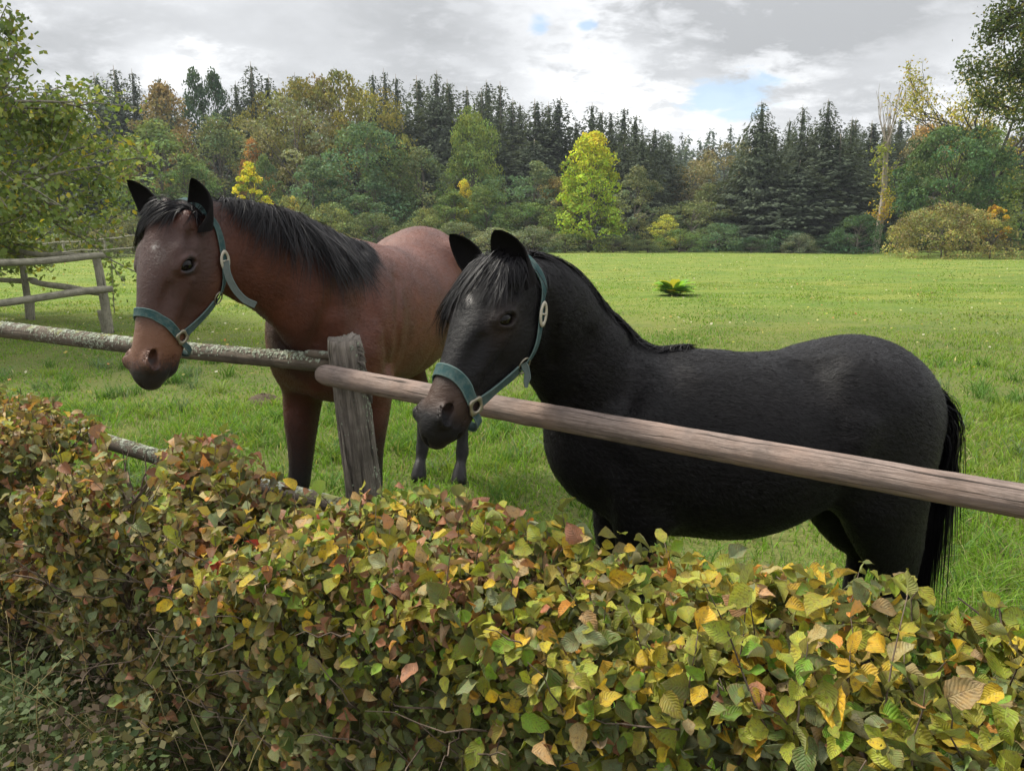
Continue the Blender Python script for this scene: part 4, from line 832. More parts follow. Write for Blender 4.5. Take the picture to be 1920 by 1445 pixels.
def head_parts(H, F, root, ears, tilt=.3, earlen=.185):
    for q in (1, -1):
        m = MB(); k = H.k
        th = np.linspace(0, np.pi, 13); ph = np.linspace(0, 2 * np.pi, 20, endpoint=False)
        c = H.p(.190, -.064, .0740 * q); r = .0400 * k
        V = np.array([c + r * (np.sin(a) * (np.cos(b) * H.d + np.sin(b) * H.n) + np.cos(a) * H.s * q) for a in th for b in ph])
        i = np.arange(12)[:, None] * 20; j = np.arange(20)[None]; j2 = (j + 1) % 20
        m.add(V, np.stack([i + j, i + j2, i + 20 + j2, i + 20 + j], -1).reshape(-1, 4))
        m.build('eye', M_EYE, root)
    for (base, tip, opening, wid) in ears:
        # a cupped leaf: base, tip (world points), direction the hollow faces
        base = np.asarray(base, float); tip = np.asarray(tip, float); ax = tip - base; Ln = np.linalg.norm(ax); ax = ax / Ln
        o = unit(np.asarray(opening) - ax * (np.asarray(opening) @ ax)); sd = np.cross(ax, o)
        T = np.linspace(-.10, 1, 22); prof = np.interp(T, [-.10, 0, .12, .3, .5, .7, .85, .95, 1], [.92, .95, .98, 1.0, 1.02, .84, .58, .32, .04]) * wid / 2
        half = np.interp(T, [-.12, 0, .15, .35, .7, 1], [2.9, 2.7, 2.2, 1.75, 1.5, 1.4])
        rows = []
        K = 15
        for t, r, h in zip(T, prof, half):
            c = base + ax * Ln * t + sd * 0 + o * (-.018 * math.sin(t * 2.4) + .016 * max(0, t - .7) ** 1.0)
            A = np.linspace(-h, h, K)
            rows.append([c + sd * (np.sin(a) * r) * 1.0 - o * (np.cos(a) * r * .8) for a in A])
        V = np.array(rows); n = len(T)
        outer = V.reshape(-1, 3)
        cen = V.mean(1, keepdims=True); inner = (V + (cen + o * .01 - V) / (np.linalg.norm(cen + o * .01 - V, axis=2, keepdims=True) + 1e-6) * .005).reshape(-1, 3)
        i = np.arange(n - 1)[:, None] * K; j = np.arange(K - 1)[None]
        Fo = np.stack([i + j, i + j + 1, i + K + j + 1, i + K + j], -1).reshape(-1, 4)
        m = MB(); N0 = n * K
        rim = [[a * K, (a + 1) * K, (a + 1) * K + N0, a * K + N0] for a in range(n - 1)] + [[a * K + K - 1, a * K + K - 1 + N0, (a + 1) * K + K - 1 + N0, (a + 1) * K + K - 1] for a in range(n - 1)] + [[(n - 1) * K + b, (n - 1) * K + b + N0, (n - 1) * K + b + 1 + N0, (n - 1) * K + b + 1] for b in range(K - 1)]
        m.add(np.concatenate([outer, inner]), np.concatenate([Fo, Fo[:, ::-1] + N0, np.array(rim)]), col=np.concatenate([np.tile([1, 1, 1.], (N0, 1)), np.tile([0, 0, 0.], (N0, 1))]))
        e = m.build('ear', M_EAROUT[0], root)
def strap(F, pts, width=.026, n=10, off=.0015, thick=.0032, col=(0, 0, 0), name='halter_strap', parent=None, free=None):
    Q = spline(pts, n)
    S = F.snap(Q, off)
    nr = F.grad(S)
    for _ in range(14):
        S[1:-1] = (S[:-2] + S[1:-1] * 2 + S[2:]) / 4; S[1:-1] = F.snap(S[1:-1], off, 2, True)
    nr = F.grad(S)
    for _ in range(5):
        nr[1:-1] = (nr[:-2] + nr[1:-1] * 2 + nr[2:]) / 4; nr /= np.linalg.norm(nr, axis=1, keepdims=True)
    S = S + nr * .0012
    m = MB(); V, Fc, uv = ribbon(S, nr, width, thick); m.add(V, Fc, np.tile(np.array(col, float), (len(V), 1)), uv)
    return m.build(name, M_STRAP, parent), S, nr
def ring(c, nrm, r, tube, k1=20, k2=8, squash=1.0, updir=(0, 0, 1)):
    nrm = unit(nrm); a = unit(np.cross(nrm, updir)); b = np.cross(nrm, a); m = MB(); V = []
    for i in range(k1):
        t = 2 * np.pi * i / k1; e = a * np.cos(t) + b * np.sin(t) * squash; cc = c + e * r; e = unit(e)
        for j in range(k2):
            f = 2 * np.pi * j / k2; V.append(cc + e * tube * np.cos(f) + nrm * tube * np.sin(f))
    i = np.arange(k1)[:, None]; j = np.arange(k2)[None]; I = ((i + 1) % k1) * k2; J = (j + 1) % k2
    m.add(V, np.stack([i * k2 + j, I + j, I + J, i * k2 + J], -1).reshape(-1, 4)); return m
def hair(F, roots, dirs, length, nstr, steps, width, grav, flow, rng, jitter=.01, layer=.012, name='mane', parent=None, ang=.35, colr=(.0, .5), stick=.85, lockamp=1.0):
    """strands that leave the crest, fall and lie on the skin"""
    nR = len(roots); u = rng.random(nstr) * (nR - 1); i = u.astype(int); f = (u - i)[:, None]
    p = roots[i] * (1 - f) + roots[i + 1] * f; d = dirs[i] * (1 - f) + dirs[i + 1] * f
    L_ = np.interp(u, np.linspace(0, nR - 1, len(length)), length) * rng.uniform(.38, 1.12, nstr)
    lock = np.round(u * 2.2 + rng.normal(0, .12, nstr)); lr = np.random.default_rng(3).normal(0, 1, (400, 3))[lock.astype(int) % 400]
    d = d + lr * ang * .5 + rng.normal(0, ang * .35, (nstr, 3)); d /= np.linalg.norm(d, axis=1, keepdims=True)
    p = p + rng.normal(0, jitter, (nstr, 3)) * np.array([1, 1, .5]); off = layer * rng.random(nstr) ** 1.3 + .003
    st = (L_ / steps)[:, None]; path = [p.copy()]; nrm = []
    fl = np.asarray(flow, float)
    for s_ in range(steps):
        d = d + np.array([0, 0, -1.]) * grav + fl * .12 + lr * .035 * lockamp; d /= np.linalg.norm(d, axis=1, keepdims=True)
        q = p + d * st
        sd = F.at(q); g = F.grad(q); pen = np.clip(off - sd, 0, .05)
        q = q + g * pen[:, None]; d = (q - p); d /= np.linalg.norm(d, axis=1, keepdims=True) + 1e-9
        up = np.clip((d * g).sum(1), 0, 1) * (sd < off + .03) * stick; d = d - g * up[:, None]; d /= np.linalg.norm(d, axis=1, keepdims=True) + 1e-9
        p = q; path.append(p.copy()); nrm.append(g)
    path = np.stack(path, 1); nrm = np.stack([nrm[0]] + nrm, 1)
    t = np.gradient(path, axis=1); t /= np.linalg.norm(t, axis=2, keepdims=True) + 1e-9
    tw = rng.normal(0, .5, (nstr, 1, 3)); nn = nrm + tw * .7; sd = np.cross(t, nn); sd /= np.linalg.norm(sd, axis=2, keepdims=True) + 1e-9
    w = width * rng.uniform(.6, 1.3, nstr)[:, None] * np.interp(np.linspace(0, 1, steps + 1), [0, .15, .6, 1], [.7, 1, .75, .08])[None]
    A = path - sd * w[..., None] / 2; B = path + sd * w[..., None] / 2
    V = np.stack([A, B], 2).reshape(-1, 3); k = (steps + 1) * 2
    b = (np.arange(nstr) * k)[:, None] + (np.arange(steps) * 2)[None]; Fq = np.stack([b, b + 1, b + 3, b + 2], -1).reshape(-1, 4)
    c = np.repeat(rng.uniform(colr[0], colr[1], nstr) ** 2 * 1.6, k); 
    me = mesh_np(name, V, Fq, M_HAIR, True, np.stack([c, c, c], -1))
    return link(name, me, parent)
def coat_hairs(V, Fc, C, root, mat, n, dirf, seed, L_=(.014, .024), w=.0024, H=None, skip=None):
    """short hairs lying along the coat; denser on the side the photograph shows"""
    r = np.random.default_rng(seed); tri = np.concatenate([Fc[:, [0, 1, 2]], Fc[:, [0, 2, 3]]]); a, b, c = V[tri[:, 0]], V[tri[:, 1]], V[tri[:, 2]]; N_ = np.cross(b - a, c - a); A = np.linalg.norm(N_, axis=1) + 1e-12; N_ /= A[:, None]
    cen = (a + b + c) / 3; vd = np.array([0, 0, EYE]) - cen; ds = np.linalg.norm(vd, axis=1); f = (N_ * vd).sum(1) / ds; wgt = A / ds ** 2 * np.where(f > -.15, 1.0, .06); wgt = np.where(cen[:, 2] < .12, 0, wgt); i = r.choice(len(tri), n, p=wgt / wgt.sum())
    u, v = r.random((2, n)); s_ = u + v > 1; u[s_], v[s_] = 1 - u[s_], 1 - v[s_]; p = a[i] + (b - a)[i] * u[:, None] + (c - a)[i] * v[:, None]; nr = N_[i]; col = C[tri[i, 0]]
    d = dirf(p); q = np.stack([fbm3(p, 26, 1), fbm3(p, 26, 2), fbm3(p, 26, 3)], -1); d = d + q * .55 + r.normal(0, .22, (n, 3)); d -= nr * (d * nr).sum(1, keepdims=True); d /= np.linalg.norm(d, axis=1, keepdims=True) + 1e-9
    sd = np.cross(nr, d) + nr * r.normal(0, .25, (n, 1)); ln = r.uniform(*L_, n)[:, None]; t = (p - H.O) @ H.d / H.k; nn = (p - H.O) @ H.n / H.k; hd = (t > -.02) & (nn > -.27) & (np.abs((p - H.O) @ H.s) < .15); sh = np.where(hd, np.interp(t, [0, .15, .40, .48, .6], [.7, .45, .40, .22, .16]), 1.0)[:, None]; ln = ln * sh; wv = w * np.clip(sh * 1.3, .5, 1); keep = (skip[tri[i, 0]] < .22) & (r.random(n) < np.where(hd, 1, 1)); lift = r.uniform(.05, .22, (n, 1)); b0 = p - nr * .001
    W_ = np.stack([b0 - sd * wv / 2, b0 + sd * wv / 2, p + (d + nr * lift) * ln], 1)[keep].reshape(-1, 3); n = int(keep.sum()); col = col[keep]; o = link('coat_hairs', mesh_np('coat_hairs', W_, np.arange(n * 3).reshape(-1, 3), mat, False, np.repeat(col, 3, 0)), root); tag(o, kind='stuff')
def fbm3(p, f, seed):
    r = np.random.default_rng(seed + 90); v = 0
    for i in range(5):
        k = unit(r.normal(size=3)) * f * (1.7 ** (i * .5)); k2 = unit(r.normal(size=3)) * f * .6; v = v + np.sin(p @ k + 1.5 * np.sin(p @ k2) + r.uniform(0, 6.28)) / (1 + .3 * i)
    return v / 2.6
M_EAROUT = [None]
# ------------------------------------------------------------------ bay horse
def build_bay():
    h = np.array([-.225, -.974, 0]); h /= np.linalg.norm(h); l = np.array([-h[1], h[0], 0]) * 1.0     # forward, left
    O = np.array([-.80, 3.36, 0.])
    def B(x, y, z): return O + h * x + l * y + np.array([0, 0, z])
    def R(rows): return [(*B(r[0], r[1], r[2]), r[3], r[4]) for r in rows]
    F = Field(graded(-1.75, .30, -1.50, -.90, .0062, .0135), graded(2.10, 5.35, 2.14, 2.75, .0062, .0135), graded(-.01, 1.85, .98, 1.8, .0062, .0135))
    lat = l
    F.chain(R([(.19, .02, 1.13, .13, .20), (.10, .02, 1.15, .205, .29), (-.12, 0, 1.20, .26, .36), (-.30, 0, 1.20, .285, .365), (-.55, 0, 1.18, .30, .36), (-.85, 0, 1.19, .31, .355),
               (-1.08, -.02, 1.27, .30, .34), (-1.26, -.03, 1.31, .285, .34), (-1.43, -.02, 1.28, .24, .30), (-1.57, 0, 1.24, .15, .19)]), lat, .03, 5)
    F.chain(R([(.06, 0, 1.42, .05, .10), (-.12, 0, 1.48, .055, .09), (-.34, 0, 1.45, .06, .08)]), lat, .07, 4)     # withers
    FRL = [(-.02, -.17, .95, .085, .125), (.0, -.165, .80, .078, .10), (.0, -.155, .64, .06, .07), (.0, -.15, .54, .052, .056), (.0, -.15, .47, .050, .052), (-.01, -.15, .40, .036, .040), (-.01, -.14, .28, .034, .038), (-.01, -.14, .20, .036, .042), (.02, -.14, .14, .033, .036), (.05, -.14, .08, .042, .048), (.07, -.14, .02, .055, .062)]
    for q in (1, -1):
        F.chain(R([(-.24, .13 * q, 1.42, .06, .10), (-.06, .19 * q, 1.24, .085, .15), (.10, .17 * q, 1.08, .085, .12), (.02, .165 * q, .94, .075, .115)]), lat, .06, 5)       # shoulder
        F.chain(R([(.14, .11 * q, 1.10, .10, .12), (.15, .09 * q, 1.00, .085, .10)]), lat, .05, 2)                              # breast
        F.chain(R([(-.02, .17 * q, .95, .085, .125), (.0, .165 * q, .80, .075, .095), (.0, .155 * q, .64, .056, .066), (.0, .15 * q, .54, .052, .056), (.0, .15 * q, .47, .050, .052), (-.01, .15 * q, .40, .036, .040),
                   (-.01, .14 * q, .28, .034, .038), (-.01, .14 * q, .20, .034, .042), (.02, .14 * q, .14, .033, .036), (.05, .14 * q, .08, .042, .048), (.07, .14 * q, .02, .055, .062)]) if q > 0 else R([(r[0] + .13 * (1 - r[2] / .95), r[1] - .07 * (1 - r[2] / .95), *r[2:]) for r in FRL]), lat, .04, 4)
        F.chain(R([(-1.22, .16 * q, 1.32, .11, .20), (-1.30, .18 * q, 1.14, .125, .25), (-1.30, .185 * q, .98, .115, .20), (-1.34, .17 * q, .84, .085, .13), (-1.44, .15 * q, .70, .055, .085),
                   (-1.53, .14 * q, .57, .042, .065), (-1.54, .14 * q, .50, .044, .058), (-1.51, .14 * q, .40, .039, .044), (-1.49, .14 * q, .26, .038, .042), (-1.48, .14 * q, .19, .043, .048), (-1.45, .14 * q, .13, .034, .036), (-1.42, .14 * q, .08, .042, .046), (-1.40, .14 * q, .02, .053, .06)]), lat, .06, 4)
        F.ell(B(-1.12, .20 * q, 1.47), (h, l, (0, 0, 1)), (.09, .06, .07), .10)          # point of the hip
    # neck
    H = Head(BAYO, BAYD, BAYN, .96, 1.12)
    p0 = B(-.18, 0, 1.30); pn = H.p(.0, -.13, 0)
    pts = [B(-.05, 0, 1.22), B(.12, -.02, 1.29)] + [np.array(P(*q)) for q in BAYNECK] + [H.p(.05, -.14, 0)]
    ab = BAYNECKR
    nl = np.array([.80, -.60, .0])
    F.chain([(*p, a, b) for p, (a, b) in zip(pts, ab)], nl, .08, 5)
    H.put(F)
    for c in BAYCREASE: F.crease(*c)
    F.crease([(690, 500), (704, 560), (706, 620)], .03, .35, .05, '+'); F.crease([(640, 600), (650, 660), (660, 700)], .035, .3, .05, '+')
    V, Fc = F.surface()
    hl = (V - H.O) @ H.d / H.k; hn = (V - H.O) @ H.n / H.k; hs = (V - H.O) @ H.s / H.k / H.w
    x = (V - O) @ h; y = (V - O) @ l; z = V[:, 2]
    sm = lambda v, a, b: np.clip((v - a) / (b - a), 0, 1) ** 2 * (3 - 2 * np.clip((v - a) / (b - a), 0, 1))
    inhead = (hl > -.1) & (np.abs(hs) < .16) & (hn > -.30) & (hn < .08)
    rn = RNG.normal(0, .02, len(V))
    dark = 1 - sm(z + rn, .45, .98)
    dark = np.where(x < -1.0, 1 - sm(z + rn, .45, .75), dark)
    # muzzle black at the very end, tan above it, soft dark face
    tan = np.where(inhead, sm(hl, .34, .44) * .85 , 0)
    nose = np.where(inhead, sm(hl - .35 * np.clip(hn + .08, -.1, .1) + rn * .5, .50, .575), 0)
    face = np.where(inhead, .58 * (1 - sm(hl, .36, .46)) * (.55 + .45 * sm(hl, .02, .12)) * (1 - sm(-hn, .14, .26)), 0)
    eye = np.exp(-(((hl - .19) / .045) ** 2 + ((hn + .064) / .034) ** 2 + ((np.abs(hs) - .1) / .04) ** 2)) * inhead
    nost = np.clip(1.5 * np.exp(-(((hl - .532) / .024) ** 2 + ((hn + .043) / .019) ** 2 + ((np.abs(hs) - .050) / .020) ** 2)), 0, 1) * inhead  # shade inside the nostril, put into the coat colour as a dark spot
    jaw = 0 * hl
    thr = np.zeros(len(V))
    # dark underside of the neck
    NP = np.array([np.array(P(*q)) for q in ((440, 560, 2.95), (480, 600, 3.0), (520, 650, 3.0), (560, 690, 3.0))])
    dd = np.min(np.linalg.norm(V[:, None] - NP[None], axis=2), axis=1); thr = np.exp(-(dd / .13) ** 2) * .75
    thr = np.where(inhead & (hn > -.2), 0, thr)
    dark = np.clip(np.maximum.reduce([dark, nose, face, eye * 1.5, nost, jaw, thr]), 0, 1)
    q = F.hit(291, 463); star = .45 * np.exp(-(((V - q) ** 2).sum(1) / .012 ** 2)); q = F.hit(300, 480); star = star + .10 * np.exp(-(((V - q) ** 2).sum(1) / .03 ** 2))
    root = empty('bay_horse', tuple(O), 'large reddish brown bay horse with black mane and green halter looking over the lichened rail', 'horse')
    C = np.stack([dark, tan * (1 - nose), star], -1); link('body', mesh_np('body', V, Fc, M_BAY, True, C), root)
    def df(p):
        d = np.tile(-h * 1.0 + np.array([0, 0, -.45]), (len(p), 1)); t = (p - H.O) @ H.d / H.k; nn = (p - H.O) @ H.n / H.k; hd = (t > -.05) & (nn > -.28) & (p[:, 0] < -.85); d[hd] = H.d - H.n * .25; d[(p[:, 2] < .82)] = [0, 0, -1]; return d
    coat_hairs(V, Fc, C, root, M_BAY, 115000, df, 3, H=H, skip=np.maximum(eye * 1.2, nost))
    return F, H, root, B
BAYO = np.array(P(350, 497, 2.52)); BAYD = (-.145, -.30, -.943); BAYN = (-.465, -.82, .342)
BAYNECK = [(590, 550, 3.10), (530, 507, 2.98), (465, 480, 2.84)]
BAYNECKR = [(.22, .30), (.19, .30), (.135, .245), (.11, .205), (.095, .175), (.09, .13)]
BAYCREASE = [([(742, 520), (746, 560), (746, 610), (744, 650), (738, 700)], .028, .4, .03), ([(598, 700), (604, 730), (616, 752)], .016, .4, .02), ([(545, 690), (575, 705), (600, 722)], .02, .4, .03), ([(470, 575), (520, 630), (560, 672), (590, 690)], .018, .3, .03), ([(668, 470), (640, 530), (612, 590), (596, 640)], .03, .25, .05), ([(700, 590), (722, 640), (726, 690)], .02, .3, .03), ([(818, 470), (832, 520), (838, 580)], .02, .3, .03)]
M_EAROUT[0] = M_EAR
FB, HB, RB, BB = build_bay()
# ------------------------------------------------------------------ black pony
def build_pony():
    h = unit([-.985, -.17, 0]); l = np.array([-h[1], h[0], 0]) * 1.0
    O = np.array([.40, 2.42, 0.])
    def B(x, y, z): return O + h * x + l * y + np.array([0, 0, z])
    def R(rows): return [(*B(r[0], r[1], r[2]), r[3], r[4]) for r in rows]
    F = Field(graded(-.35, 1.75, -.32, .16, .0054, .0130), graded(1.4, 3.05, 1.42, 2.1, .0054, .0130), graded(.0, 1.65, .95, 1.62, .0054, .0130))
    F.chain(R([(.17, 0, .91, .11, .12), (.11, 0, .905, .17, .19), (-.07, 0, .895, .23, .285), (-.22, 0, .90, .265, .315), (-.40, 0, .89, .29, .32), (-.57, 0, .935, .295, .278),
               (-.71, 0, .988, .28, .250), (-.81, 0, 1.0, .26, .26), (-.90, 0, .96, .22, .235), (-.965, 0, .92, .15, .165)]), l, .03, 5)
    F.chain(R([(-.0, 0, 1.08, .045, .09), (-.13, 0, 1.13, .05, .08), (-.30, 0, 1.12, .05, .07)]), l, .07, 4)
    for q in (1, -1):
        F.chain(R([(-.18, .11 * q, 1.10, .05, .08), (-.05, .165 * q, .96, .07, .12), (.03, .15 * q, .82, .07, .10), (-.0, .145 * q, .70, .06, .09)]), l, .055, 5)
        F.chain(R([(.06, .08 * q, .82, .075, .09), (.06, .07 * q, .74, .06, .08)]), l, .05, 2)
        F.chain(R([(.0, .14 * q, .70, .062, .09), (.02, .13 * q, .58, .052, .066), (.02, .12 * q, .44, .038, .045), (.02, .12 * q, .36, .038, .042), (.01, .12 * q, .26, .026, .03),
                   (.01, .12 * q, .17, .03, .036), (.04, .12 * q, .10, .034, .036), (.06, .12 * q, .02, .048, .052)]), l, .04, 4)
        F.chain(R([(-.79, .14 * q, 1.03, .10, .16), (-.83, .155 * q, .88, .115, .18), (-.84, .16 * q, .74, .11, .165), (-.885, .145 * q, .61, .09, .135), (-.94, .125 * q, .50, .065, .105),
                   (-.98, .115 * q, .42, .043, .062), (-.97, .115 * q, .34, .034, .044), (-.95, .115 * q, .22, .03, .035), (-.93, .115 * q, .13, .036, .04), (-.89, .115 * q, .02, .048, .052)]), l, .06, 4)
        F.ell(B(-.70, .15 * q, 1.12), (h, l, (0, 0, 1)), (.08, .05, .06), .10)
    H = Head(PONO, POND, PONN, PONK, 1.13)
    pts = [B(-.02, 0, .96), B(.08, 0, 1.02)] + [np.array(P(*q)) for q in PONNECK] + [H.p(.05, -.14, 0)]
    F.chain([(*p, a, b) for p, (a, b) in zip(pts, PONNECKR)], np.array([.45, -.89, 0]), .07, 5)
    H.put(F)
    for c in PONCREASE: F.crease(*c)
    F.crease([(1225, 700), (1215, 780), (1180, 840)], .035, .10, .06, '+'); F.crease([(1620, 800), (1600, 860), (1590, 960)], .03, .3, .06, '+')
    V, Fc = F.surface()
    hl = (V - H.O) @ H.d / H.k; hn = (V - H.O) @ H.n / H.k; hs = (V - H.O) @ H.s / H.k / H.w
    sm = lambda v, a, b: np.clip((v - a) / (b - a), 0, 1) ** 2 * (3 - 2 * np.clip((v - a) / (b - a), 0, 1))
    inhead = (hl > -.1) & (np.abs(hs) < .16) & (hn > -.30) & (hn < .08)
    tan = np.where(inhead, sm(hl, .40, .47) * (1 - sm(hl, .50, .56)) * .9, 0) * np.clip(.55 + hn * 4 + .35, 0, 1)
    eyer = np.exp(-(((hl - .20) / .06) ** 2 + ((hn + .064) / .05) ** 2 + ((np.abs(hs) - .1) / .04) ** 2)) * inhead
    tan = np.maximum(tan, eyer * .30)
    eye = np.exp(-(((hl - .19) / .03) ** 2 + ((hn + .064) / .022) ** 2 + ((np.abs(hs) - .1) / .04) ** 2)) * inhead
    nost = np.clip(1.5 * np.exp(-(((hl - .532) / .024) ** 2 + ((hn + .043) / .019) ** 2 + ((np.abs(hs) - .050) / .020) ** 2)), 0, 1) * inhead  # nostril hole coloured dark, standing in for the shade within
    nose = np.where(inhead, sm(hl, .53, .58), 0) * .5
    dark = np.clip(np.maximum.reduce([eye, nost, nose]), 0, 1)
    star = 0
    for u, v, r_, a_ in ((879, 556, .010, 1.3), (883, 566, .008, 1.0), (893, 541, .007, 1.2), (900, 528, .005, .8)):
        q = F.hit(u, v); star = star + a_ * np.exp(-(((V - q) ** 2).sum(1) / r_ ** 2))
    root = empty('black_pony', tuple(O), 'small black horse with brown muzzle and green halter, head over the bare rail', 'horse')
    C = np.stack([dark, tan, np.clip(star, 0, 1)], -1); link('body', mesh_np('body', V, Fc, M_BLK, True, C), root)
    def df(p):
        d = np.tile(-h * 1.0 + np.array([0, 0, -.5]), (len(p), 1)); t = (p - H.O) @ H.d / H.k; nn = (p - H.O) @ H.n / H.k; hd = (t > -.05) & (nn > -.28) & (p[:, 0] < .1); d[hd] = H.d - H.n * .25; d[(p[:, 2] < .62)] = [0, 0, -1]; return d
    coat_hairs(V, Fc, C, root, M_BLK, 115000, df, 5, H=H, skip=np.maximum(eye * 1.2, nost))
    return F, H, root, B
PONCREASE = [([(1562, 681), (1546, 690), (1546, 715), (1556, 760), (1572, 810), (1586, 870), (1592, 930)], .032, .30, .04), ([(1192, 640), (1180, 690), (1172, 750)], .03, .3, .05), ([(1105, 640), (1080, 700), (1060, 745)], .03, .25, .05), ([(1034, 850), (1042, 890), (1056, 940)], .018, .4, .02), ([(1150, 850), (1130, 900), (1135, 960)], .03, .25, .04), ([(1025, 560), (1030, 620), (1028, 680)], .018, .3, .03), ([(1500, 690), (1520, 760), (1545, 840)], .04, .2, .06)]
PONO = np.array(P(948, 599, 1.87)); POND = (-.385, -.40, -.83); PONN = (-.594, -.535, .6); PONK = .81
PONNECK = [(1120, 720, 2.38), (1065, 650, 2.28), (1020, 585, 2.14)]
PONNECKR = [(.20, .21), (.18, .215), (.145, .195), (.11, .165), (.095, .145), (.085, .10)]
FP, HP, RP, BP = build_pony()
# ------------------------------------------------------------------ ears, halters, manes, tails
def plate(c, nrm, up, r_out, r_in, th=.004, k=32, diamond=.25):
    nrm = unit(nrm); a = unit(np.asarray(up) - nrm * (np.asarray(up) @ nrm)); b = np.cross(nrm, a); m = MB(); V = []
    for i in range(k):
        t = 2 * np.pi * i / k; e = a * np.cos(t) + b * np.sin(t); ro = r_out * (1 + diamond * abs(math.cos(2 * t)) ** 2 - .1)
        for rr, hh in ((r_in, 0), (r_in, th), (r_in * 1.12, th * 1.3), (ro * .93, th * 1.3), (ro, th), (ro, 0)): V.append(c + e * rr + nrm * hh)
    i = np.arange(k)[:, None]; j = np.arange(6)[None]; I = ((i + 1) % k) * 6; J = (j + 1) % 6
    m.add(V, np.stack([i * 6 + j, I + j, I + J, i * 6 + J], -1).reshape(-1, 4)); return m
def oval_buckle(c, nrm, along, ln, wd, tube):
    nrm = unit(nrm); a = unit(np.asarray(along) - nrm * (np.asarray(along) @ nrm)); b = np.cross(nrm, a); m = MB(); V = []
    k1, k2 = 32, 8
    for i in range(k1):
        t = 2 * np.pi * i / k1; e = a * np.cos(t) * ln / 2 + b * np.sin(t) * wd / 2; cc = c + e; ee = unit(e)
        for j in range(k2):
            f = 2 * np.pi * j / k2; V.append(cc + ee * tube * 2.0 * np.cos(f) + nrm * tube * .8 * np.sin(f))
    i = np.arange(k1)[:, None]; j = np.arange(k2)[None]; I = ((i + 1) % k1) * k2; J = (j + 1) % k2
    m.add(V, np.stack([i * k2 + j, I + j, I + J, i * k2 + J], -1).reshape(-1, 4))
    m.tube([c - b * wd * .5, c, c + b * wd * .5], tube * .8, 8)
    return m
def halter(F, H, O, label, crown, ring_t=(.415, -.128, .058), thr=(.245, -.235, .066), tail_pts=None, w=.026, chin=True):
    root = empty('halter', tuple(H.p(.3, -.1, 0)), label, 'halter', None)
    k = H.k
    def L(pts): return [H.p(*q) for q in pts]
    st = []
    rt, rn, rl = ring_t
    for q in (1, -1):
        c0 = F.snap([H.p(rt, rn, rl * q)], .004)[0]; nr = F.grad(c0[None])[0]
        m = plate(c0, nr, H.d - H.n * .1, .0240, .0135, .005); m.build('square_ring', M_METAL, root)
        c1 = F.snap([H.p(thr[0], thr[1], thr[2] * q)], .005)[0]; n1 = F.grad(c1[None])[0]
        ring(c1, n1 * .8 + H.n * .25, .019, .0026, squash=1.25).build('throat_ring', M_METAL, root)
        # cheek strap, doubled webbing
        strap(F, L([(rt - .018, rn - .012, rl * q), ((rt + thr[0]) / 2 + .015, (rn + thr[1]) / 2 - .004, (rl + .008) * q), (thr[0] + .022, thr[1] + .012, thr[2] * q)]), w * 1.12, 10, .002, .0045, (.2, .2, .2) if q > 0 else (0, 0, 0), 'cheek_strap', root)
        cs = [(thr[0] - .012, thr[1] - .004, thr[2] * q)] + [(a, b, c * q) for a, b, c in crown]
        o, S, nr2 = strap(F, L(cs), w * .92, 10, .004, .003, (0, 0, 0), 'crown_strap', root)
        if q > 0: S1, N1 = S, nr2
    o, S, nr3 = strap(F, L([(rt - .004, rn + .016, rl), (rt - .030, -.06, .080), (rt - .05, -.012, .055), (rt - .056, .002, 0), (rt - .05, -.012, -.055), (rt - .030, -.06, -.080), (rt - .004, rn + .016, -rl)]), w * 1.12, 12, .002, .0042, (0, 0, 0), 'noseband', root)
    strap(F, L([(thr[0], thr[1], thr[2]), (thr[0] + .015, -.262, .03), (thr[0] + .015, -.268, 0), (thr[0] + .015, -.262, -.03), (thr[0], thr[1], -thr[2])]), w * .85, 10, .003, .003, (0, 0, 0), 'throat_strap', root)
    # chin strap hangs a little below the jaw
    if chin:
        P0 = np.array(L([(rt + .016, rn - .01, rl), (rt + .035, -.185, .045), (rt + .045, -.215, .015), (rt + .045, -.215, -.015), (rt + .035, -.185, -.045), (rt + .016, rn - .01, -rl)]))
        Q = spline(P0, 8); c = H.p(rt + .02, -.1, 0); t = np.gradient(Q, axis=0); nn = np.array([unit(x) for x in (Q - c)])
        m = MB(); V, Fc, uv = ribbon(Q, nn, w * .9, .004); m.add(V, Fc, np.tile([.1, .1, .1], (len(V), 1)), uv); m.build('chin_strap', M_STRAP, root)
    return root, S1, N1
# bay ears and halter
HB_ = HB
def ear_spec(H, q, uv_tip, dy, opening, wid, base=(.015, -.055, .070)):
    b = H.p(base[0], base[1], base[2] * q); return (b, np.array(P(uv_tip[0], uv_tip[1], b[1] + dy)), opening, wid)
head_parts(HB, FB, RB, [ear_spec(HB, -1, (236, 338), -.01, (-.25, -1, -.1), .085, (.045, -.07, .076)), ear_spec(HB, 1, (357, 334), -.03, (-.35, -1, -.05), .094, (.035, -.100, .086))])
crownB = [(.17, -.225, .082), (.10, -.20, .098), (.045, -.175, .100), (.0, -.145, .092), (-.02, -.11, .06), (-.03, -.09, .0)]
HALB, S1, N1 = halter(FB, HB, None, 'faded green halter on the reddish brown horse, loose strap end hanging below its oval buckle', crownB, (.432, -.130, .056), (.258, -.238, .066))
def near_v(S, v):
    return int(np.argmin([abs(proj(p)[1] - v) if 3 < i < len(S) * .6 else 1e9 for i, p in enumerate(S)]))
def buckle_at(H, S, N, i, root, name='oval_buckle', ln=.062, wd=.034, mat=None):
    al = S[i + 1] - S[i - 1]; oval_buckle(S[i] + N[i] * .006, N[i], al, ln, wd, .0036).build(name, mat or M_PALE, root)
IB = near_v(S1, 490); buckle_at(HB, S1, N1, IB, HALB)
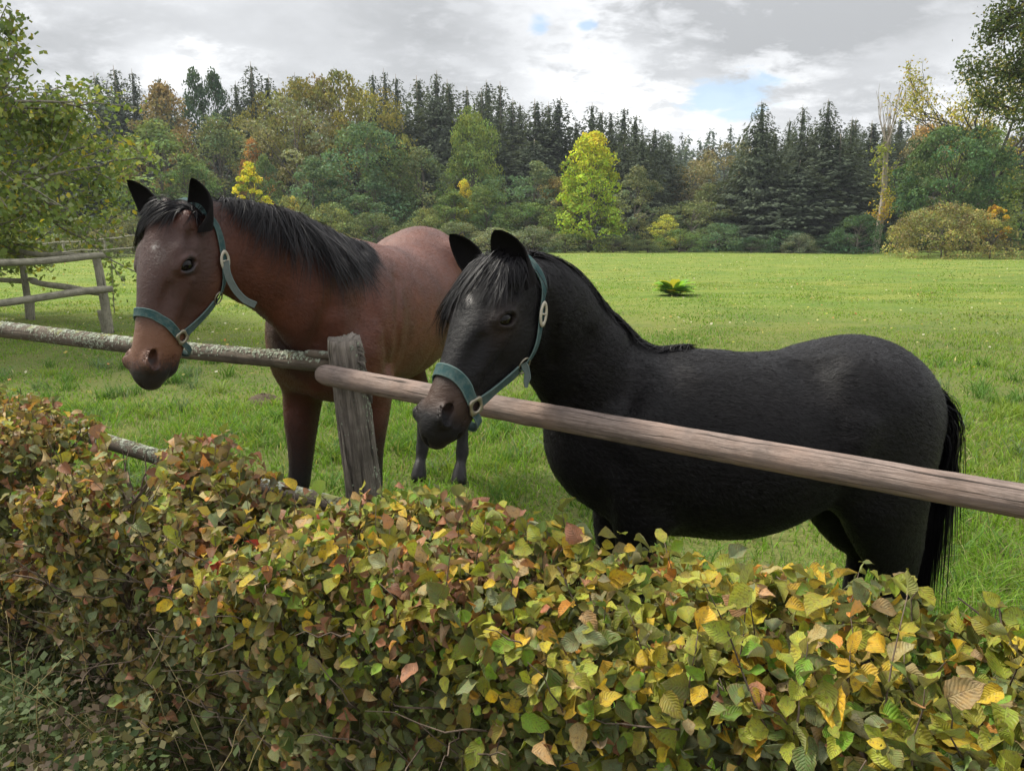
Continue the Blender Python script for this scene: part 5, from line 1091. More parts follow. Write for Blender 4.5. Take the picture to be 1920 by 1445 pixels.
# loose strap end of the bay's halter
_c = S1[IB] + N1[IB] * .008; tl = [_c] + [_c + np.array(q) for q in ((.008, -.012, -.045), (.028, -.012, -.095), (.058, -.005, -.135), (.095, .0, -.155))]
Q = spline(tl, 8); vd = np.array([unit(np.array([0, 0, 1.6]) - p) for p in Q]); m = MB(); V, Fc, uv = ribbon(Q, vd, .024, .003); m.add(V, Fc, np.tile([.75, .75, .75], (len(V), 1)), uv); m.build('loose_strap', M_STRAP, HALB)
# pony
head_parts(HP, FP, RP, [ear_spec(HP, -1, (842, 440), .0, (-.25, -1, -.1), .075, (.045, -.07, .074)), ear_spec(HP, 1, (926, 433), -.03, (-.30, -1, -.05), .090, (.05, -.075, .084))])
crownP = [(.17, -.225, .082), (.10, -.20, .098), (.045, -.175, .100), (.0, -.145, .092), (-.02, -.11, .06), (-.03, -.09, .0)]
HALP, S2, N2 = halter(FP, HP, None, 'turquoise green halter with square metal ring on the small black horse', crownP, (.462, -.128, .050), (.262, -.232, .064), w=.029)
buckle_at(HP, S2, N2, near_v(S2, 590), HALP, ln=.056, wd=.031)
# frayed knot below the pony's throat ring
kp = HP.p(.262, -.245, .072); kd = np.array([.12, -.25, -1.0]); pts = [kp + unit(kd) * x + np.array([.004 * math.sin(x * 90), -.02, 0]) for x in np.linspace(-.01, .055, 6)]
m = MB(); V, Fc, uv = ribbon(np.array(pts), np.tile(unit([0.1, -1, 0]), (6, 1)), np.array([.016, .020, .015, .019, .014, .008]), .006); m.add(V, Fc, np.tile([.6, .6, .6], (len(V), 1)), uv); m.build('frayed_end', M_STRAP, HALP)
rg = np.random.default_rng(4)
def crest(F, H, pts, n=10, off=-.002):
    return F.snap(spline(pts, n), off)
dn = np.array([0, 0, -1.])
cb = crest(FB, HB, [np.array(P(*q)) for q in ((412, 392, 2.80), (470, 398, 2.95), (520, 410, 3.08), (580, 425, 3.22), (640, 438, 3.36), (685, 455, 3.46))])
left = np.array([.75, -.66, 0])
hair(FB, cb, np.tile(left * .8 + dn * .35, (len(cb), 1)), [.17, .30, .40, .46, .45, .34, .20, .10], 7000, 11, .0029, .10, (.16, 0, 0), rg, .008, .018, 'mane', RB, .20, (.0, .5))
hair(FB, cb, np.tile(left * .5 + np.array([.3, 0, .35]), (len(cb), 1)), [.04, .06, .05, .03, .03, .03, .03, .03], 160, 8, .0022, .16, (.2, 0, 0), rg, .01, .012, 'loose_mane', RB, .5, (.2, .8))
fr = spline([HB.p(.005, -.06, .085), HB.p(.0, -.045, .01), HB.p(.01, -.05, -.055)], 4); fd = np.tile(HB.d * .75 - HB.s * .65, (len(fr), 1))
hair(FB, fr, fd, [.10, .17, .20, .17], 1500, 8, .0024, .0, -HB.s * .8 + HB.d * .5, rg, .005, .008, 'forelock', RB, .08, (.0, .4))
cp = crest(FP, HP, [HP.p(-.01, -.15, 0)] + [np.array(P(*q)) for q in ((1000, 482, 2.08), (1050, 505, 2.16), (1110, 555, 2.26), (1180, 610, 2.36), (1240, 638, 2.42), (1290, 655, 2.46))])
farside = np.array([.25, .9, 0])
hair(FP, cp, np.tile(farside * .8 + dn * .2 + np.array([.3, 0, 0]), (len(cp), 1)), [.16, .22, .25, .25, .22, .16, .09], 2200, 8, .0028, .14, (.15, .1, 0), rg, .008, .014, 'mane', RP, .16, (0, .45))
fr = spline([HP.p(.01, -.05, .06), HP.p(.01, -.03, 0), HP.p(.02, -.05, -.07)], 5); fd = np.array([HP.d * .9 + HP.s * a for a in np.linspace(.45, -.85, len(fr))])
hair(FP, fr, fd, [.13, .17, .22, .24], 1700, 9, .0023, .02, HP.d * .6 - HP.s * .25, rg, .006, .012, 'forelock', RP, .22, (.0, .3))
# tails
def tail(F, top, down, spread, n, ln, root, seed, name='tail'):
    r = np.random.default_rng(seed); pts = np.array([top + down * x for x in (0, .35, .7, 1)])
    hair(F, spline(pts, 5), np.tile(unit(pts[-1] - pts[0]) * .6 + dn, (16, 1)), ln, n, 9, .0060, .25, (0, 0, 0), r, spread, .03, name, root, .05, (0, .35), .6, .06)
tp = BP(-1.04, .03, 1.08)
tail(FP, tp, np.array([.035, -.01, -.16]), .024, 3000, [.72, .76, .80, .78], RP, 5)
tb = BB(-1.60, 0, 1.40)
tail(FB, tb, np.array([.03, .08, -.16]), .022, 1200, [.72, .8, .8, .75], RB, 6)
# ------------------------------------------------------------------ grass, weeds and litter
def mat_blade(name, trans=.38, rough=.6):
    m = Mat(name, rough, .12); a = m.attr('Col'); m.put(m.b.inputs['Base Color'], a.outputs[0]); tr = m.nd('ShaderNodeBsdfTranslucent'); m.put(tr.inputs[0], m.mix(1.0, a.outputs[0], (1.3, 1.3, .6), 'MULTIPLY'))
    mx = m.nd('ShaderNodeMixShader'); mx.inputs[0].default_value = trans; m.L.new(m.b.outputs[0], mx.inputs[1]); m.L.new(tr.outputs[0], mx.inputs[2]); m.L.new(mx.outputs[0], m.N['Material Output'].inputs[0]); return m.m
M_BLADE = mat_blade('grass_blades')
def fbm(x, y, f, seed=0):
    r = np.random.default_rng(seed); v = 0
    for i in range(6):
        a = r.uniform(0, 6.28); q = f * (1.6 ** (i * .6)); v = v + np.sin((x * np.cos(a) + y * np.sin(a)) * q + r.uniform(0, 6.28) + 1.3 * np.sin((x * np.sin(a) - y * np.cos(a)) * q * .7)) / (1 + i * .35)
    return v / 3
def blades(x, y, h, w, rng, lean, col, segs=3):
    n = len(x); z = ground_z(x, y); a = rng.uniform(0, 2 * np.pi, n); d = np.stack([np.cos(a), np.sin(a), 0 * a], -1); b = rng.uniform(0, 2 * np.pi, n); s = np.stack([np.cos(b), np.sin(b), 0 * b], -1)
    base = np.stack([x, y, z - .005], -1); V = []
    for k in range(segs + 1):
        t = k / segs; c = base + d * (lean * h * t ** 1.8)[:, None] + np.array([0, 0, 1.]) * (h * (t - .35 * lean * t * t))[:, None]
        if k < segs: ww = (w * (1 - .55 * t) * .5)[:, None]; V += [c - s * ww, c + s * ww]
        else: V.append(c)
    V = np.stack(V, 1); m = 2 * segs + 1; b0 = (np.arange(n) * m)[:, None]
    Q = [b0 + np.array([[2 * k, 2 * k + 1, 2 * k + 3, 2 * k + 2]]) for k in range(segs - 1)]; T = b0 + np.array([[2 * segs - 2, 2 * segs - 1, 2 * segs]])
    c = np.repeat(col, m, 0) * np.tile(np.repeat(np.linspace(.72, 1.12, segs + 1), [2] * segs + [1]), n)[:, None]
    return V.reshape(-1, 3), [np.concatenate(Q) if Q else np.zeros((0, 4), int), T], c
def grass_col(x, y, rng, dry=.12):
    n = len(x); g = np.array([[.105, .215, .022]]) * np.ones((n, 1)); t = np.clip(.5 + fbm(x, y, .9, 3) * .6, 0, 1)[:, None]; g = g * (1 - t) + np.array([.175, .300, .028]) * t
    u = np.clip(fbm(x, y, .35, 9) * .9 + .15 + sstep(y, 9, 22) * .45, 0, 1)[:, None]; g = g * (1 - u * .7) + np.array([.24, .29, .045]) * u * .7
    dk = np.clip(fbm(x, y, 1.6, 21) - .15, 0, 1)[:, None]; g = g * (1 - .55 * dk) + np.array([.055, .12, .022]) * .55 * dk; k = rng.random(n) < dry; g[k] = np.array([.33, .30, .15]) * rng.uniform(.6, 1.1, (k.sum(), 1)); bl = (rng.random(n) < .12) & ~k; g[bl] = [.11, .20, .07]
    return np.clip(g * rng.normal(1, .16, (n, 1)), .01, 1)
def build_grass():
    rng = np.random.default_rng(71)
    # distance bands: blade count falls with distance as blades shrink in the picture
    for (y0, y1, n, h0, h1, w, segs) in ((1.7, 3.6, 42000, .06, .17, .0050, 3), (3.6, 7, 82000, .06, .16, .0076, 3), (7, 13, 72000, .05, .12, .0125, 2), (13, 26, 70000, .05, .10, .022, 2), (26, 62, 42000, .06, .11, .05, 2)):
        yy = y0 + (y1 - y0) * rng.random(n) ** .9; hw = yy * .78 + .6; xx = rng.uniform(-1, 1, n) * hw
        f = fbm(xx, yy, 2.2, 5); keep = rng.random(n) < np.clip(.72 + f * .5, .12, 1); xx, yy, f = xx[keep], yy[keep], f[keep]
        # keep out of the hedge body
        s_ = (xx + 2.41) * .53 + (yy - 3.44) * .848; keep = s_ > -.12; xx, yy, f = xx[keep], yy[keep], f[keep]; n = len(xx)
        tall = np.clip(.65 + .55 * fbm(xx, yy, 1.1, 8), .3, 1.25) * np.where(yy > 9, .8, 1); h = rng.uniform(h0, h1, n) * tall
        bare = np.clip(fbm(xx + 3, yy, .5, 12) - .25, 0, 1) * sstep(-xx, 1, 4); h *= 1 - .6 * bare
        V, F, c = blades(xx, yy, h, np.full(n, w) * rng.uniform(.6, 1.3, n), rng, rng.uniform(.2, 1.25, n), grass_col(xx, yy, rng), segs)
        o = link('grass', mesh_np('grass', V, F, M_BLADE, True, c)); tag(o, 'lush green pasture grass', 'grass', None, 'stuff')
    # taller tussocks
    n = 360; yy = rng.uniform(2.6, 9.5, n) ** 1.0; xx = rng.uniform(-1, 1, n) * yy * .74; ok = ((xx + 2.41) * .53 + (yy - 3.44) * .848) > .15; xx, yy = xx[ok], yy[ok]; k = 34
    X = np.repeat(xx, k) + rng.normal(0, .055, len(xx) * k); Y_ = np.repeat(yy, k) + rng.normal(0, .055, len(xx) * k); tint = np.repeat(rng.choice([0, 1, 2], len(xx), p=[.6, .25, .15]), k); c = np.array([[.085, .17, .032], [.17, .24, .04], [.12, .18, .09]])[tint] * rng.normal(1, .15, (len(X), 1))
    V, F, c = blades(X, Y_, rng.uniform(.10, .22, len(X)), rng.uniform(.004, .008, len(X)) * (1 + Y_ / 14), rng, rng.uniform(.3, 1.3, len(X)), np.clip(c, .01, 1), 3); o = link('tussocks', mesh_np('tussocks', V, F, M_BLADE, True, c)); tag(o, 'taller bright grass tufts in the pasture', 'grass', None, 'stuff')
    # rough verge in front of the hedge (lower left)
    n = 20000; s = rng.uniform(-1.2, 2.6, n); q = rng.uniform(-.62, 1.1, n) ** 1; X = -2.41 + .848 * s - .53 * (.55 + q * .9); Y_ = 3.44 - .53 * s - .848 * (.55 + q * .9)
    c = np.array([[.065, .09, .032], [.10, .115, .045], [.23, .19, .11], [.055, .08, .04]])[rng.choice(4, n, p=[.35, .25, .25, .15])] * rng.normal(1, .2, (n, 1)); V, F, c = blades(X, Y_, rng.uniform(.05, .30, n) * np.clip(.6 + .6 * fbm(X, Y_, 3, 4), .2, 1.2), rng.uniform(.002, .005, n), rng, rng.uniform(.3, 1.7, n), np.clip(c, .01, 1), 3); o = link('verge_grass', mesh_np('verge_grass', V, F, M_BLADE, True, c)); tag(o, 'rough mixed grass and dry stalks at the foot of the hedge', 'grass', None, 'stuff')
    # small verge weeds
    n = 9000; k = rng.normal(0, 1, (60, 2)); j = rng.integers(0, 60, n); s = rng.uniform(-1.0, 2.3, 60)[j] + rng.normal(0, .08, n); q = rng.uniform(.05, .75, 60)[j] + rng.normal(0, .08, n); X = -2.41 + .848 * s - .53 * (.5 + q); Y_ = 3.44 - .53 * s - .848 * (.5 + q); C = np.stack([X, Y_, rng.uniform(.01, 1, n) * np.repeat(1, n) * (.08 + .26 * rng.random(60)[j])], -1); N_ = rng.normal(0, .6, (n, 3)) + [0, -.3, 1]; N_ /= np.linalg.norm(N_, axis=1, keepdims=True)
    V, F = cards(C, N_, rng.uniform(.015, .038, n), rng, .7); c = np.array([[.055, .085, .032], [.085, .115, .045], [.10, .075, .05], [.12, .11, .05]])[rng.choice(4, 60, p=[.40, .25, .13, .22])[j]] * rng.normal(1, .18, (n, 1)); o = link('verge_weeds', mesh_np('verge_weeds', V, F, M_BLADE, False, np.clip(np.repeat(c, 4, 0), .01, 1))); tag(o, 'small leaved weeds tangled at the hedge foot', 'weeds', None, 'stuff')
    # fallen leaves over the pasture
    n = 1500; yy = 8 + 50 * rng.random(n) ** .9; xx = rng.uniform(-1, 1, n) * yy * .74; C = np.stack([xx, yy, ground_z(xx, yy) + .05 + .03 * rng.random(n)], -1); N_ = rng.normal(0, .35, (n, 3)) + [0, -.2, 1]; N_ /= np.linalg.norm(N_, axis=1, keepdims=True); V, F = cards(C, N_, rng.uniform(.03, .055, n) * (1 + yy / 60), rng, .75)
    c = np.array([[.55, .50, .22], [.42, .33, .10], [.45, .20, .08], [.50, .47, .35]])[rng.choice(4, n, p=[.4, .2, .15, .25])]; o = link('fallen_leaves', mesh_np('fallen_leaves', V, F, M_BLADE, False, np.repeat(c, 4, 0))); tag(o, 'pale fallen leaves scattered over the pasture', 'leaves', None, 'stuff')
    # litter on the soil under the hedge
    n = 5000; s = rng.uniform(-1.2, 4, n); q = rng.uniform(-.1, 1.2, n); X = -2.41 + .848 * s - .53 * q; Y_ = 3.44 - .53 * s - .848 * q; C = np.stack([X, Y_, .01 + .03 * rng.random(n)], -1); N_ = rng.normal(0, .4, (n, 3)) + [0, 0, 1]; N_ /= np.linalg.norm(N_, axis=1, keepdims=True); V, F = cards(C, N_, rng.uniform(.02, .045, n), rng, .6); c = np.array([[.07, .048, .032], [.11, .08, .05], [.045, .035, .025], [.13, .08, .045]])[rng.choice(4, n)]; o = link('leaf_litter', mesh_np('leaf_litter', V, F, M_BLADE, False, np.repeat(c, 4, 0))); tag(o, 'brown dead leaves on the soil below the hedge', 'leaf litter', None, 'stuff')
build_grass()
def dock_plant(u, v, label, n, L_, seed, col):
    rng = np.random.default_rng(seed); g = G(u, v, .0); root = empty('dock_plant', (g.x, g.y, float(ground_z(g.x, g.y))), label, 'weed'); b = np.array(root.location)
    for i in range(n):
        a = rng.uniform(0, 6.28); d = np.array([np.cos(a), np.sin(a), 0]); s = np.array([-d[1], d[0], 0]); ln = L_ * rng.uniform(.6, 1.15); T = np.linspace(0, 1, 7); up = rng.uniform(.25, 1.35)
        c = b + d * (ln * T * .8)[:, None] + np.array([0, 0, 1]) * (ln * up * (T - .55 * T ** 2))[:, None]; w = ln * .17 * np.sin(np.pi * np.clip(T, .03, .98)) ** .7
        V = np.concatenate([c - s * w[:, None] + [0, 0, .02 * ln], c, c + s * w[:, None] + [0, 0, .02 * ln]]); F = [[k, k + 1, k + 8, k + 7] for k in range(6)] + [[k + 7, k + 8, k + 15, k + 14] for k in range(6)]
        cc = np.array(col if rng.random() > .2 else (.35, .33, .05)) * rng.uniform(.75, 1.3); m = MB(); m.add(V, F, cc); m.build('leaf', M_BLADE, root)
dock_plant(1262, 556, 'large bright green leafy dock plant alone in the pasture behind the black horse', 110, .66, 3, (.20, .38, .06))
def molehill():
    rng = np.random.default_rng(6); g = G(493, 752, 0); b = np.array([g.x, g.y, float(ground_z(g.x, g.y))]); n = 22; r = np.linspace(0, .16, 9); th = np.linspace(0, 2 * np.pi, n, endpoint=False); V = [b + [0, 0, .075]]
    for q in r[1:]: V += [b + np.array([np.cos(t) * q * (1 + .15 * np.sin(3 * t)), np.sin(t) * q, .07 * (1 - (q / .16) ** 2) + rng.normal(0, .007) - (.01 if q > .15 else 0)]) for t in th]
    m = MB(); F = [[1 + i * n + j, 1 + i * n + (j + 1) % n, 1 + (i + 1) * n + (j + 1) % n, 1 + (i + 1) * n + j] for i in range(7) for j in range(n)]; m.add(V, F, (1, 1, 1)); m.F[3].append(np.array([[0, 1 + j, 1 + (j + 1) % n] for j in range(n)]))
    mt = Mat('soil', .95, .1); q = mt.noise(mt.obj(), 40, 5, .7); o = m.build('molehill', mt.out(mt.mix(q, (.05, .036, .025), (.13, .10, .07)), mt.bump(q, 1, .02))); tag(o, 'small brown molehill in the grass left of the fence post', 'molehill')
molehill()
# ------------------------------------------------------------------ hornbeam hedge
def mat_leaf():
    m = Mat('hedge_leaf', .55, .22); a = m.attr('Col'); u = m.uv(); sx = m.nd('ShaderNodeSeparateXYZ'); m.L.new(u, sx.inputs[0]); x, y = sx.outputs[0], sx.outputs[1]
    ay = m.math('ABSOLUTE', m.math('SUBTRACT', y, .5))
    vp = m.math('SUBTRACT', m.math('MULTIPLY', x, 9.0), m.math('MULTIPLY', ay, 7.0)); vf = m.math('ABSOLUTE', m.math('SUBTRACT', m.math('FRACT', vp), .5))
    vein = m.rng(vf, .0, .13, 1, 0, True); mid = m.rng(ay, .0, .035, 1, 0, True); v = m.math('MAXIMUM', vein, mid)
    n = m.noise(m.obj(), 60, 3, .6); n2 = m.noise(m.obj(), 190, 3, .65)
    base = a.outputs[0]; c = m.mix(m.rng(n, .42, .68, 0, .55), base, m.mix(1.0, base, (1.35, 1.0, .62), 'MULTIPLY')); c = m.mix(m.rng(n2, .52, .66, 0, .65), c, (.12, .075, .04))
    c = m.mix(m.math('MULTIPLY', v, .12), c, m.mix(1.0, c, (1.5, 1.55, 1.35), 'MULTIPLY'))
    edge = m.rng(ay, .40, .5, 0, .35); c = m.mix(edge, c, (.20, .10, .045))
    g = m.nd('ShaderNodeNewGeometry'); c = m.mix(m.math('MULTIPLY', g.outputs['Backfacing'], .35), c, (.26, .28, .19))
    nb = m.bump(m.math('ADD', m.math('MULTIPLY', v, -1.0), m.math('MULTIPLY', m.rng(vf, 0, .5), .9)), .40, .0020)
    m.put(m.b.inputs['Base Color'], c); m.L.new(nb, m.b.inputs['Normal']); m.put(m.b.inputs['Roughness'], m.rng(n, .3, .7, .42, .68))
    tr = m.nd('ShaderNodeBsdfTranslucent'); m.put(tr.inputs[0], m.mix(1.0, c, (1.3, 1.25, .5), 'MULTIPLY')); mx = m.nd('ShaderNodeMixShader'); mx.inputs[0].default_value = .22; m.L.new(m.b.outputs[0], mx.inputs[1]); m.L.new(tr.outputs[0], mx.inputs[2]); m.L.new(mx.outputs[0], m.N['Material Output'].inputs[0]); return m.m
M_LEAF = mat_leaf(); M_TWIG = mat_bark('hedge_twig', (.045, .034, .026), (.16, .12, .09))
HL0 = np.array([-2.41, 3.44]); HD = np.array([.848, -.53]); HD /= np.linalg.norm(HD); HN = np.array([-HD[1], HD[0]]) * -1.0
if HN[1] > 0: HN = -HN
HTH = .50
HPIX = [(-260, 690), (0, 735), (60, 742), (130, 765), (180, 785), (206, 822), (218, 885), (232, 965), (290, 985), (302, 885), (318, 834), (360, 826), (430, 822), (470, 850), (520, 880), (565, 930), (610, 965), (650, 950), (700, 915), (760, 925), (850, 945), (920, 955), (1000, 965), (1080, 985), (1160, 1005), (1230, 1015), (1300, 1040), (1400, 1060), (1500, 1050), (1600, 1050), (1680, 1080), (1750, 1130), (1800, 1160), (1860, 1150), (1920, 1150), (2100, 1180)]
def hedge_profile():
    pts = HPIX
    S, Z = [], []
    for u, v in pts:
        r = np.array(ray(u, v)); n2 = np.array([-HD[1], HD[0]]); k = (HL0 @ n2) / (r[:2] @ n2); p = r * k; S.append((p[:2] - HL0) @ HD); Z.append(EYE + p[2])
    return np.array(S), np.array(Z)
HS, HZ = hedge_profile(); _o = np.argsort(HS); HS, HZ = HS[_o], HZ[_o]
def htop(s): return np.interp(s, HS, HZ) - .015
_r = np.array(ray(285, 1080)); _n2 = np.array([-HD[1], HD[0]]); _b = HL0 + HN * .40; SNOTCH = float(((_r * ((_b @ _n2) / (_r[:2] @ _n2)))[:2] - HL0) @ HD)
def leaf_batch(C, N_, T, L_, curl, col, rng, st=6, low=False):
    """C base point, N normal, T direction of the midrib; returns verts, faces, colours, uv"""
    n = len(C); B = np.cross(N_, T); B /= np.linalg.norm(B, axis=1, keepdims=True) + 1e-9; N_ = np.cross(T, B)
    t = np.linspace(0, 1, st); y = np.array([-1, 0, 1.]) if low else np.array([-1, -.55, 0, .55, 1.]); m_ = len(y); w = (np.sin(np.pi * np.clip(t, 0.0, 1) ** .78) ** .86 + .02) * .345; w[-1] = .0; w[0] = .01
    zig = np.where(np.arange(st) % 2 == 0, 1.0, .88); L_ = L_[:, None, None]; cu = curl[:, None, None]; fold = rng.uniform(.0, .8, n)[:, None, None] + np.abs(cu) * .6; wav = rng.uniform(0, 6.28, n)[:, None, None]; tw = rng.normal(0, .6, n)[:, None, None]
    X = t[None, :, None] * np.ones((n, 1, m_)) - .04 * np.abs(y)[None, None]; Yy = (w * zig)[None, :, None] * y[None, None] * np.ones((n, 1, 1)) * rng.uniform(.82, 1.12, n)[:, None, None]
    Z = np.abs(Yy) * fold - cu * .55 * X ** 2 + .06 * np.sin(X * 9 + wav + y[None, None] * 2) * (np.abs(y)[None, None]) + tw * X * Yy + np.where(np.arange(st) % 2 == 0, .012, -.012)[None, :, None] * (np.abs(y)[None, None] > .3) * (np.abs(y)[None, None] < .9)
    Xc = X * (1 - .18 * np.abs(cu)); V = C[:, None, None] + L_[..., None] * (Xc[..., None] * T[:, None, None] + Yy[..., None] * B[:, None, None] + Z[..., None] * N_[:, None, None]); V = V.reshape(-1, 3)
    k = st * m_; i = np.arange(st - 1)[:, None] * m_; j = np.arange(m_ - 1)[None]; q = np.stack([i + j, i + m_ + j, i + m_ + j + 1, i + j + 1], -1).reshape(-1, 4); F = (np.arange(n) * k)[:, None, None] + q[None]
    uv = np.tile(np.stack([np.broadcast_to(t[:, None], (st, m_)), np.broadcast_to(y[None] * .5 + .5, (st, m_))], -1).reshape(-1, 2), (n, 1)); tip = np.tile(np.repeat(t, m_), n)[:, None]
    cc = np.repeat(col, k, 0); return V, F.reshape(-1, 4), cc, uv
PAL_ = dict(dull=(.095, .125, .034), grey=(.150, .178, .085), dark=(.055, .075, .024), yg=(.215, .240, .032), yel=(.37, .275, .026), bright=(.135, .235, .026), orange=(.42, .185, .035), pink=(.27, .140, .080), brown=(.16, .080, .040), tan=(.29, .225, .105), olive=(.165, .150, .030), red=(.32, .04, .02))
def hedge_points(n, rng):
    smin, smax = -.75, 5.0; s = rng.uniform(smin, smax, n); top = htop(s); kind = rng.random(n)
    pt = .36; istop = kind < pt; q = rng.uniform(-.02, HTH + .02, n); z = rng.uniform(0.03, 1, n) ** .85 * top
    dep = np.abs(rng.normal(0, .055, n)); lump = .05 * np.sin(s * 7.1 + z * 5) + .04 * np.sin(s * 13 + 2) * np.sin(z * 9) + .03 * np.sin(q * 17 + s * 5)
    rc = np.exp(-((s - SNOTCH) / .15) ** 2); Q = np.where(istop, q, HTH - dep + lump - .26 * rc * sstep(z, .25, .7)); Z = np.where(istop, top - dep * .9 + lump * .55 + .02 * rng.normal(size=n), z)
    e = np.clip((Q - (HTH - .12)) / .12, 0, 1); Z = np.where(istop, Z - .07 * e ** 2, Z)       # rounded shoulder
    far = ~istop & (rng.random(n) < .10); Q = np.where(far, rng.uniform(0, .06, n), Q)
    P3 = np.stack([HL0[0] + HD[0] * s + HN[0] * Q, HL0[1] + HD[1] * s + HN[1] * Q, Z], -1)
    Nf = np.array([HN[0], HN[1], .30]); Nf = np.where(far[:, None], -Nf, Nf); Nt = np.array([HN[0] * .25, HN[1] * .25, 1.]); mixk = np.where(istop, np.clip(1 - e * .5, 0, 1), np.clip(1 - (top - Z) / .12, 0, .6))[:, None]
    N_ = Nt * mixk + Nf * (1 - mixk) + rng.normal(0, .48, (n, 3)); N_ /= np.linalg.norm(N_, axis=1, keepdims=True)
    return s, Q, Z, top, istop, P3, N_
def hedge_cols(s, Z, top, istop, rng):
    n = len(s); names = list(PAL_); tab = np.array([PAL_[k] for k in names]); W_ = np.zeros((n, len(names)))
    def add(m, **k):
        for a, b in k.items(): W_[:, names.index(a)] += m * b
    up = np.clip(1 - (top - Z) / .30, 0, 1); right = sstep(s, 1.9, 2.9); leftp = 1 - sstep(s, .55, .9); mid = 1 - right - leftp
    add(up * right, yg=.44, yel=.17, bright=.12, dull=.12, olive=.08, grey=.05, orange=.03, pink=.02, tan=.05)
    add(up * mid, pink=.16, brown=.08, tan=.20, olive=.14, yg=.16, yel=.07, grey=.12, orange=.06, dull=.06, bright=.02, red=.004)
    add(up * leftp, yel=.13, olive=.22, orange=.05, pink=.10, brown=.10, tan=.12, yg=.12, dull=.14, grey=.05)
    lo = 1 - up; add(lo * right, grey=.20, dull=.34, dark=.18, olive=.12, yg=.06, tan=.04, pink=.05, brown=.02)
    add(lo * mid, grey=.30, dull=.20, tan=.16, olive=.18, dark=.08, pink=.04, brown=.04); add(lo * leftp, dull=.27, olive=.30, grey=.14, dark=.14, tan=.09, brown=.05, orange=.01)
    # autumn comes in patches
    pt = fbm(s * 2.2, Z * 2 + s, 2.0, 33); add(np.clip(pt - .35, 0, 1) * up * 1.4, pink=.6, orange=.18, brown=.3); add(np.clip(-pt - .3, 0, 1) * up * 1.2 * (right + leftp * .4), yel=.3, yg=.7, bright=.15)
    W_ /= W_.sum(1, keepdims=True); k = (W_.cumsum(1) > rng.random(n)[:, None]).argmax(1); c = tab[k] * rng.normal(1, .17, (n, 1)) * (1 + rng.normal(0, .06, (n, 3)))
    dry = np.isin(k, [names.index(a) for a in ('pink', 'brown', 'orange')]); return np.clip(c, .01, .9), dry
def build_hedge():
    rng = np.random.default_rng(40); root = empty('hornbeam_hedge', (float(HL0[0] + HD[0] * 2), float(HL0[1] + HD[1] * 2), 0), 'clipped hornbeam hedge turning yellow and brown in front of the rail fence', 'hedge')
    n = 33000; s, Q, Z, top, istop, P3, N_ = hedge_points(n, rng)
    # thinner at the gap and low on the left
    th = np.clip(.35 + .65 * sstep(Z, .02, .35), 0, 1); th = np.where((np.abs(s - np.interp(262, [222, 292], [HS[5], HS[9]])) < .10), .4, th); th = np.where(s < 1.2, th * np.clip(.5 + Z, 0, 1), th); gap = fbm(s * 3, Z * 3.5, 1.7, 50); th = th * np.where(istop, 1, np.clip(1.05 - np.clip(gap - .35, 0, 1) * 1.6, .25, 1))
    ok = rng.random(n) < th; s, Q, Z, top, istop, P3, N_ = [a[ok] for a in (s, Q, Z, top, istop, P3, N_)]; n = len(s)
    col, dry = hedge_cols(s, Z, top, istop, rng)
    T = np.cross(N_, rng.normal(size=(n, 3))); T += np.array([HN[0] * .3, HN[1] * .3, -.55]) * np.where(istop, .5, 1.2)[:, None]; T -= N_ * (T * N_).sum(1, keepdims=True); T /= np.linalg.norm(T, axis=1, keepdims=True)
    L_ = rng.uniform(.026, .056, n) * np.where(rng.random(n) < .12, 1.25, 1) * np.where(dry, .9, 1) * np.interp(s, [0, 2, 4], [.92, 1, 1.05]); curl = rng.normal(.18, .34, n) + (rng.random(n) < .18) * rng.uniform(.4, 1.1, n) + dry * rng.uniform(.2, .9, n); L_ *= np.where(rng.random(n) < .30, rng.uniform(.5, .8, n), 1)
    # sprigs standing above the top
    sp = []; tw = MB()
    SV = lambda q: proj(q)[1] - np.interp(proj(q)[0], [a for a, b in HPIX], [b for a, b in HPIX])
    for i in range(190):
        ss = rng.uniform(-.3, 4.6); zt = float(htop(ss)); q = rng.uniform(0, HTH); hh = rng.uniform(.04, .13) * (1.5 if rng.random() < .12 else 1); b = np.array([*(HL0 + HD * ss + HN * q), zt - .10]); d = unit(rng.normal(0, .35, 3) + [0, 0, 1]); pts = [b + d * x + np.array([0, 0, 0]) + rng.normal(0, .004, 3) for x in np.linspace(0, hh + .10, 6)]; 
        if SV(pts[-1]) < (-45 if rng.random() < .2 else -12): continue
        tw.tube(pts, np.linspace(.0022, .0008, 6), 5)
        for k in range(2, 6):
            for q_ in (1, -1):
                if rng.random() < .8: sp.append((pts[k], unit(rng.normal(0, .6, 3) + d * .5), ss))
    sc_ = np.array([a[0] for a in sp]); st_ = np.array([a[1] for a in sp]); ss = np.array([a[2] for a in sp]); sn = np.cross(st_, rng.normal(size=st_.shape)); sn /= np.linalg.norm(sn, axis=1, keepdims=True); sn[sn[:, 2] < 0] *= -1; zt = htop(ss); scol, sdry = hedge_cols(ss, zt, zt, np.ones(len(ss), bool), rng)
    nsp = len(ss); P3 = np.concatenate([P3, sc_]); N_ = np.concatenate([N_, sn]); T = np.concatenate([T, st_]); L_ = np.concatenate([L_, rng.uniform(.03, .062, len(ss))]); curl = np.concatenate([curl, rng.uniform(0, .5, len(ss))]); col = np.concatenate([col, scol])
    # the hedge was clipped to an uneven top with a notch left of the post
    pj = np.array([proj(p) for p in P3]); vs = np.interp(pj[:, 0], [a for a, b in HPIX], [b for a, b in HPIX]); ok = (np.arange(len(P3)) >= len(P3) - nsp) | (pj[:, 1] > vs - 6 - np.where(rng.random(len(P3)) < .12, rng.uniform(0, 40, len(P3)), rng.uniform(0, 12, len(P3))))
    P3, N_, T, L_, curl, col = [a[ok] for a in (P3, N_, T, L_, curl, col)]
